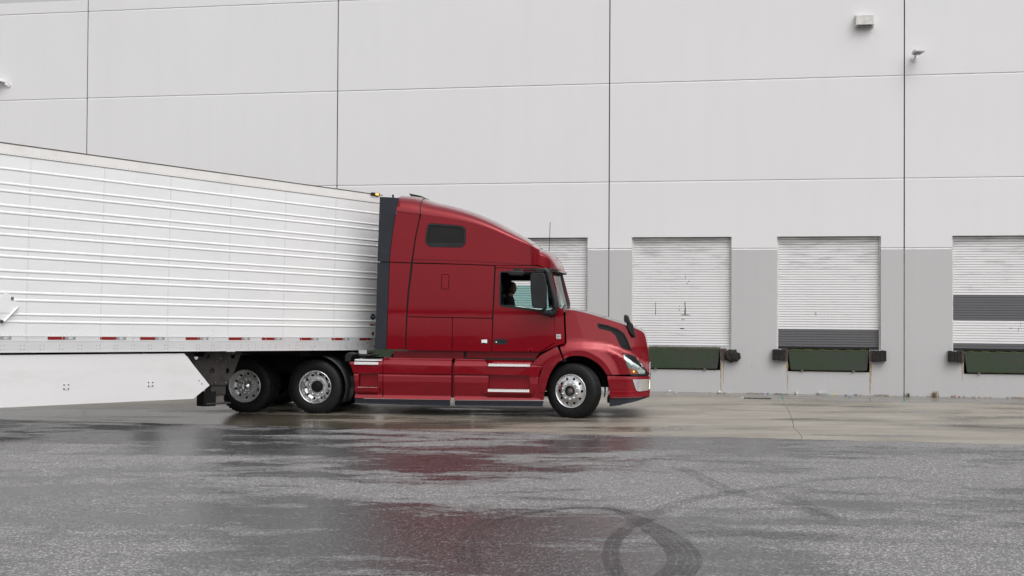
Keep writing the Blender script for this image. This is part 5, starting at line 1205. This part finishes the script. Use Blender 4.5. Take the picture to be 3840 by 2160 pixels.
for u, v, col, kind in LIT:
    p, = ZL((u, v)); s = p.dot(WN)
    if s > SW - .05: p = p - WN * (s - SW + .06)
    p.z = gz(p.dot(WN)) + .003; a = rr.uniform(0, 6.28); w_ = {'foam_tray': .13, 'cardboard_strip': .22, 'paper_cup': .055, 'bottle_cap': .028, 'leaf': .035}.get(kind, .04) * rr.uniform(.7, 1.0); mb = MB()
    X, Y = Vector((cos(a), sin(a), 0)), Vector((-sin(a), cos(a), 0)); Zv = Vector((0, 0, 1))
    if kind in ('cardboard_strip', 'foam_tray'): X, Y = WU, WN
    if kind == 'paper_cup':
        secs = [[X * (t * w_) + Y * (r_ * cos(k * pi / 5)) + Zv * (r_ * sin(k * pi / 5) + .035) for k in range(10)] for t, r_ in ((-1, .026), (1, .036))]; mb.loft(secs, closed=True, caps=True)
    elif kind in ('bottle_cap', 'cup_lid'):
        mb.add([X * w_ * cos(k * pi / 5) + Y * w_ * sin(k * pi / 5) + Zv * h_ for h_ in (0, .02) for k in range(10)], [tuple(range(10, 20))] + [(k, (k + 1) % 10, 10 + (k + 1) % 10, 10 + k) for k in range(10)])
    elif kind == 'foam_tray':
        mb.add([X * sx * w_ * f + Y * sy * w_ * .6 * f + Zv * h_ for f, h_ in ((.75, 0), (1, .045)) for sx, sy in ((-1, -1), (1, -1), (1, 1), (-1, 1))], [(0, 1, 2, 3), (0, 1, 5, 4), (1, 2, 6, 5), (2, 3, 7, 6), (3, 0, 4, 7)])
    elif kind == 'cardboard_strip':
        n = 6; mb.loft([[X * (-1 + 2 * i / n) * w_ + Y * yy + Zv * (.012 + rr.uniform(0, .012) + hh) for yy, hh in ((-.03, 0), (.03, .0), (.03, -.008), (-.03, -.008))] for i in range(n + 1)], closed=True, caps=True, smooth=False)
    elif kind == 'leaf':
        mb.add([X * w_ * t + Y * w_ * .45 * yy + Zv * hh for t, yy, hh in ((-1, 0, .004), (-.4, -1, .012), (.4, -.9, .016), (1.2, 0, .006), (.4, .9, .014), (-.4, 1, .010))], [(0, 1, 2, 3, 4, 5)])
    else:       # crumpled film or paper
        g = 4; G_ = [[X * (-1 + 2 * i / g) * w_ * rr.uniform(.75, 1.1) + Y * (-1 + 2 * j / g) * w_ * .7 * rr.uniform(.75, 1.1) + Zv * rr.uniform(.0, .045 if kind == 'crumpled_paper' else .028) for j in range(g + 1)] for i in range(g + 1)]; mb.loft(G_, smooth=False)
    o_ = mb.build(kind, 'litter_' + col); o_.location = p
    lab = f"small {col} {kind.replace('_', ' ')} on the concrete {near_of(u)}"; tag(o_, lab, kind.replace('_', ' ').split()[-1], 'litter along the foot of the wall'); LAB.setdefault(lab, []).append((u, o_))
for lab, L in LAB.items():
    if len(L) > 1:
        L.sort(key=lambda t: t[0]); names = ['leftmost', 'second from left', 'third from left', 'fourth from left', 'fifth from left']
        for i, (u, o_) in enumerate(L): o_['label'] = lab + ', ' + ('rightmost' if i == len(L) - 1 else names[i])
def tuft(u, v, m, lab, h, n, sd):
    p, = ZL((u, v)); p = p - WN * (p.dot(WN) - SW + .05); p.z = gz(SW) ; rr = random.Random(sd); e = empty('weed', p); tag(e, lab, 'weed', 'weeds at the foot of the wall'); mb = MB()
    for k in range(n):
        a = rr.uniform(0, 2 * pi); l = h * rr.uniform(.5, 1.); sp_ = rr.uniform(.1, .8); b = Vector((rr.gauss(0, .03), rr.gauss(0, .012), 0)); d = Vector((cos(a) * sp_, sin(a) * sp_ * .5 - .1, 1)).normalized(); sd_ = Vector((-sin(a), cos(a), 0)) * .006
        mb.add([b - sd_, b + sd_, b + d * l * .6 + sd_ * .7, b + d * l * .6 - sd_ * .7, b + d * l + Vector((d.x, d.y, -.3)) * l * .15], [(0, 1, 2, 3), (3, 2, 4)])
    tag(mb.build('blades', m, e), kind='stuff')
tuft(1772, 72, 'grass_green', 'small green weed growing at the foot of the panel joint', .10, 40, 1)
tuft(1946, 74, 'grass_dry', 'dry rust-brown weed at the foot of the wall right of the joint', .17, 46, 2)
tuft(2060, 74, 'grass_dry', 'tiny dry weed sprig at the wall foot near the right edge', .07, 14, 3)
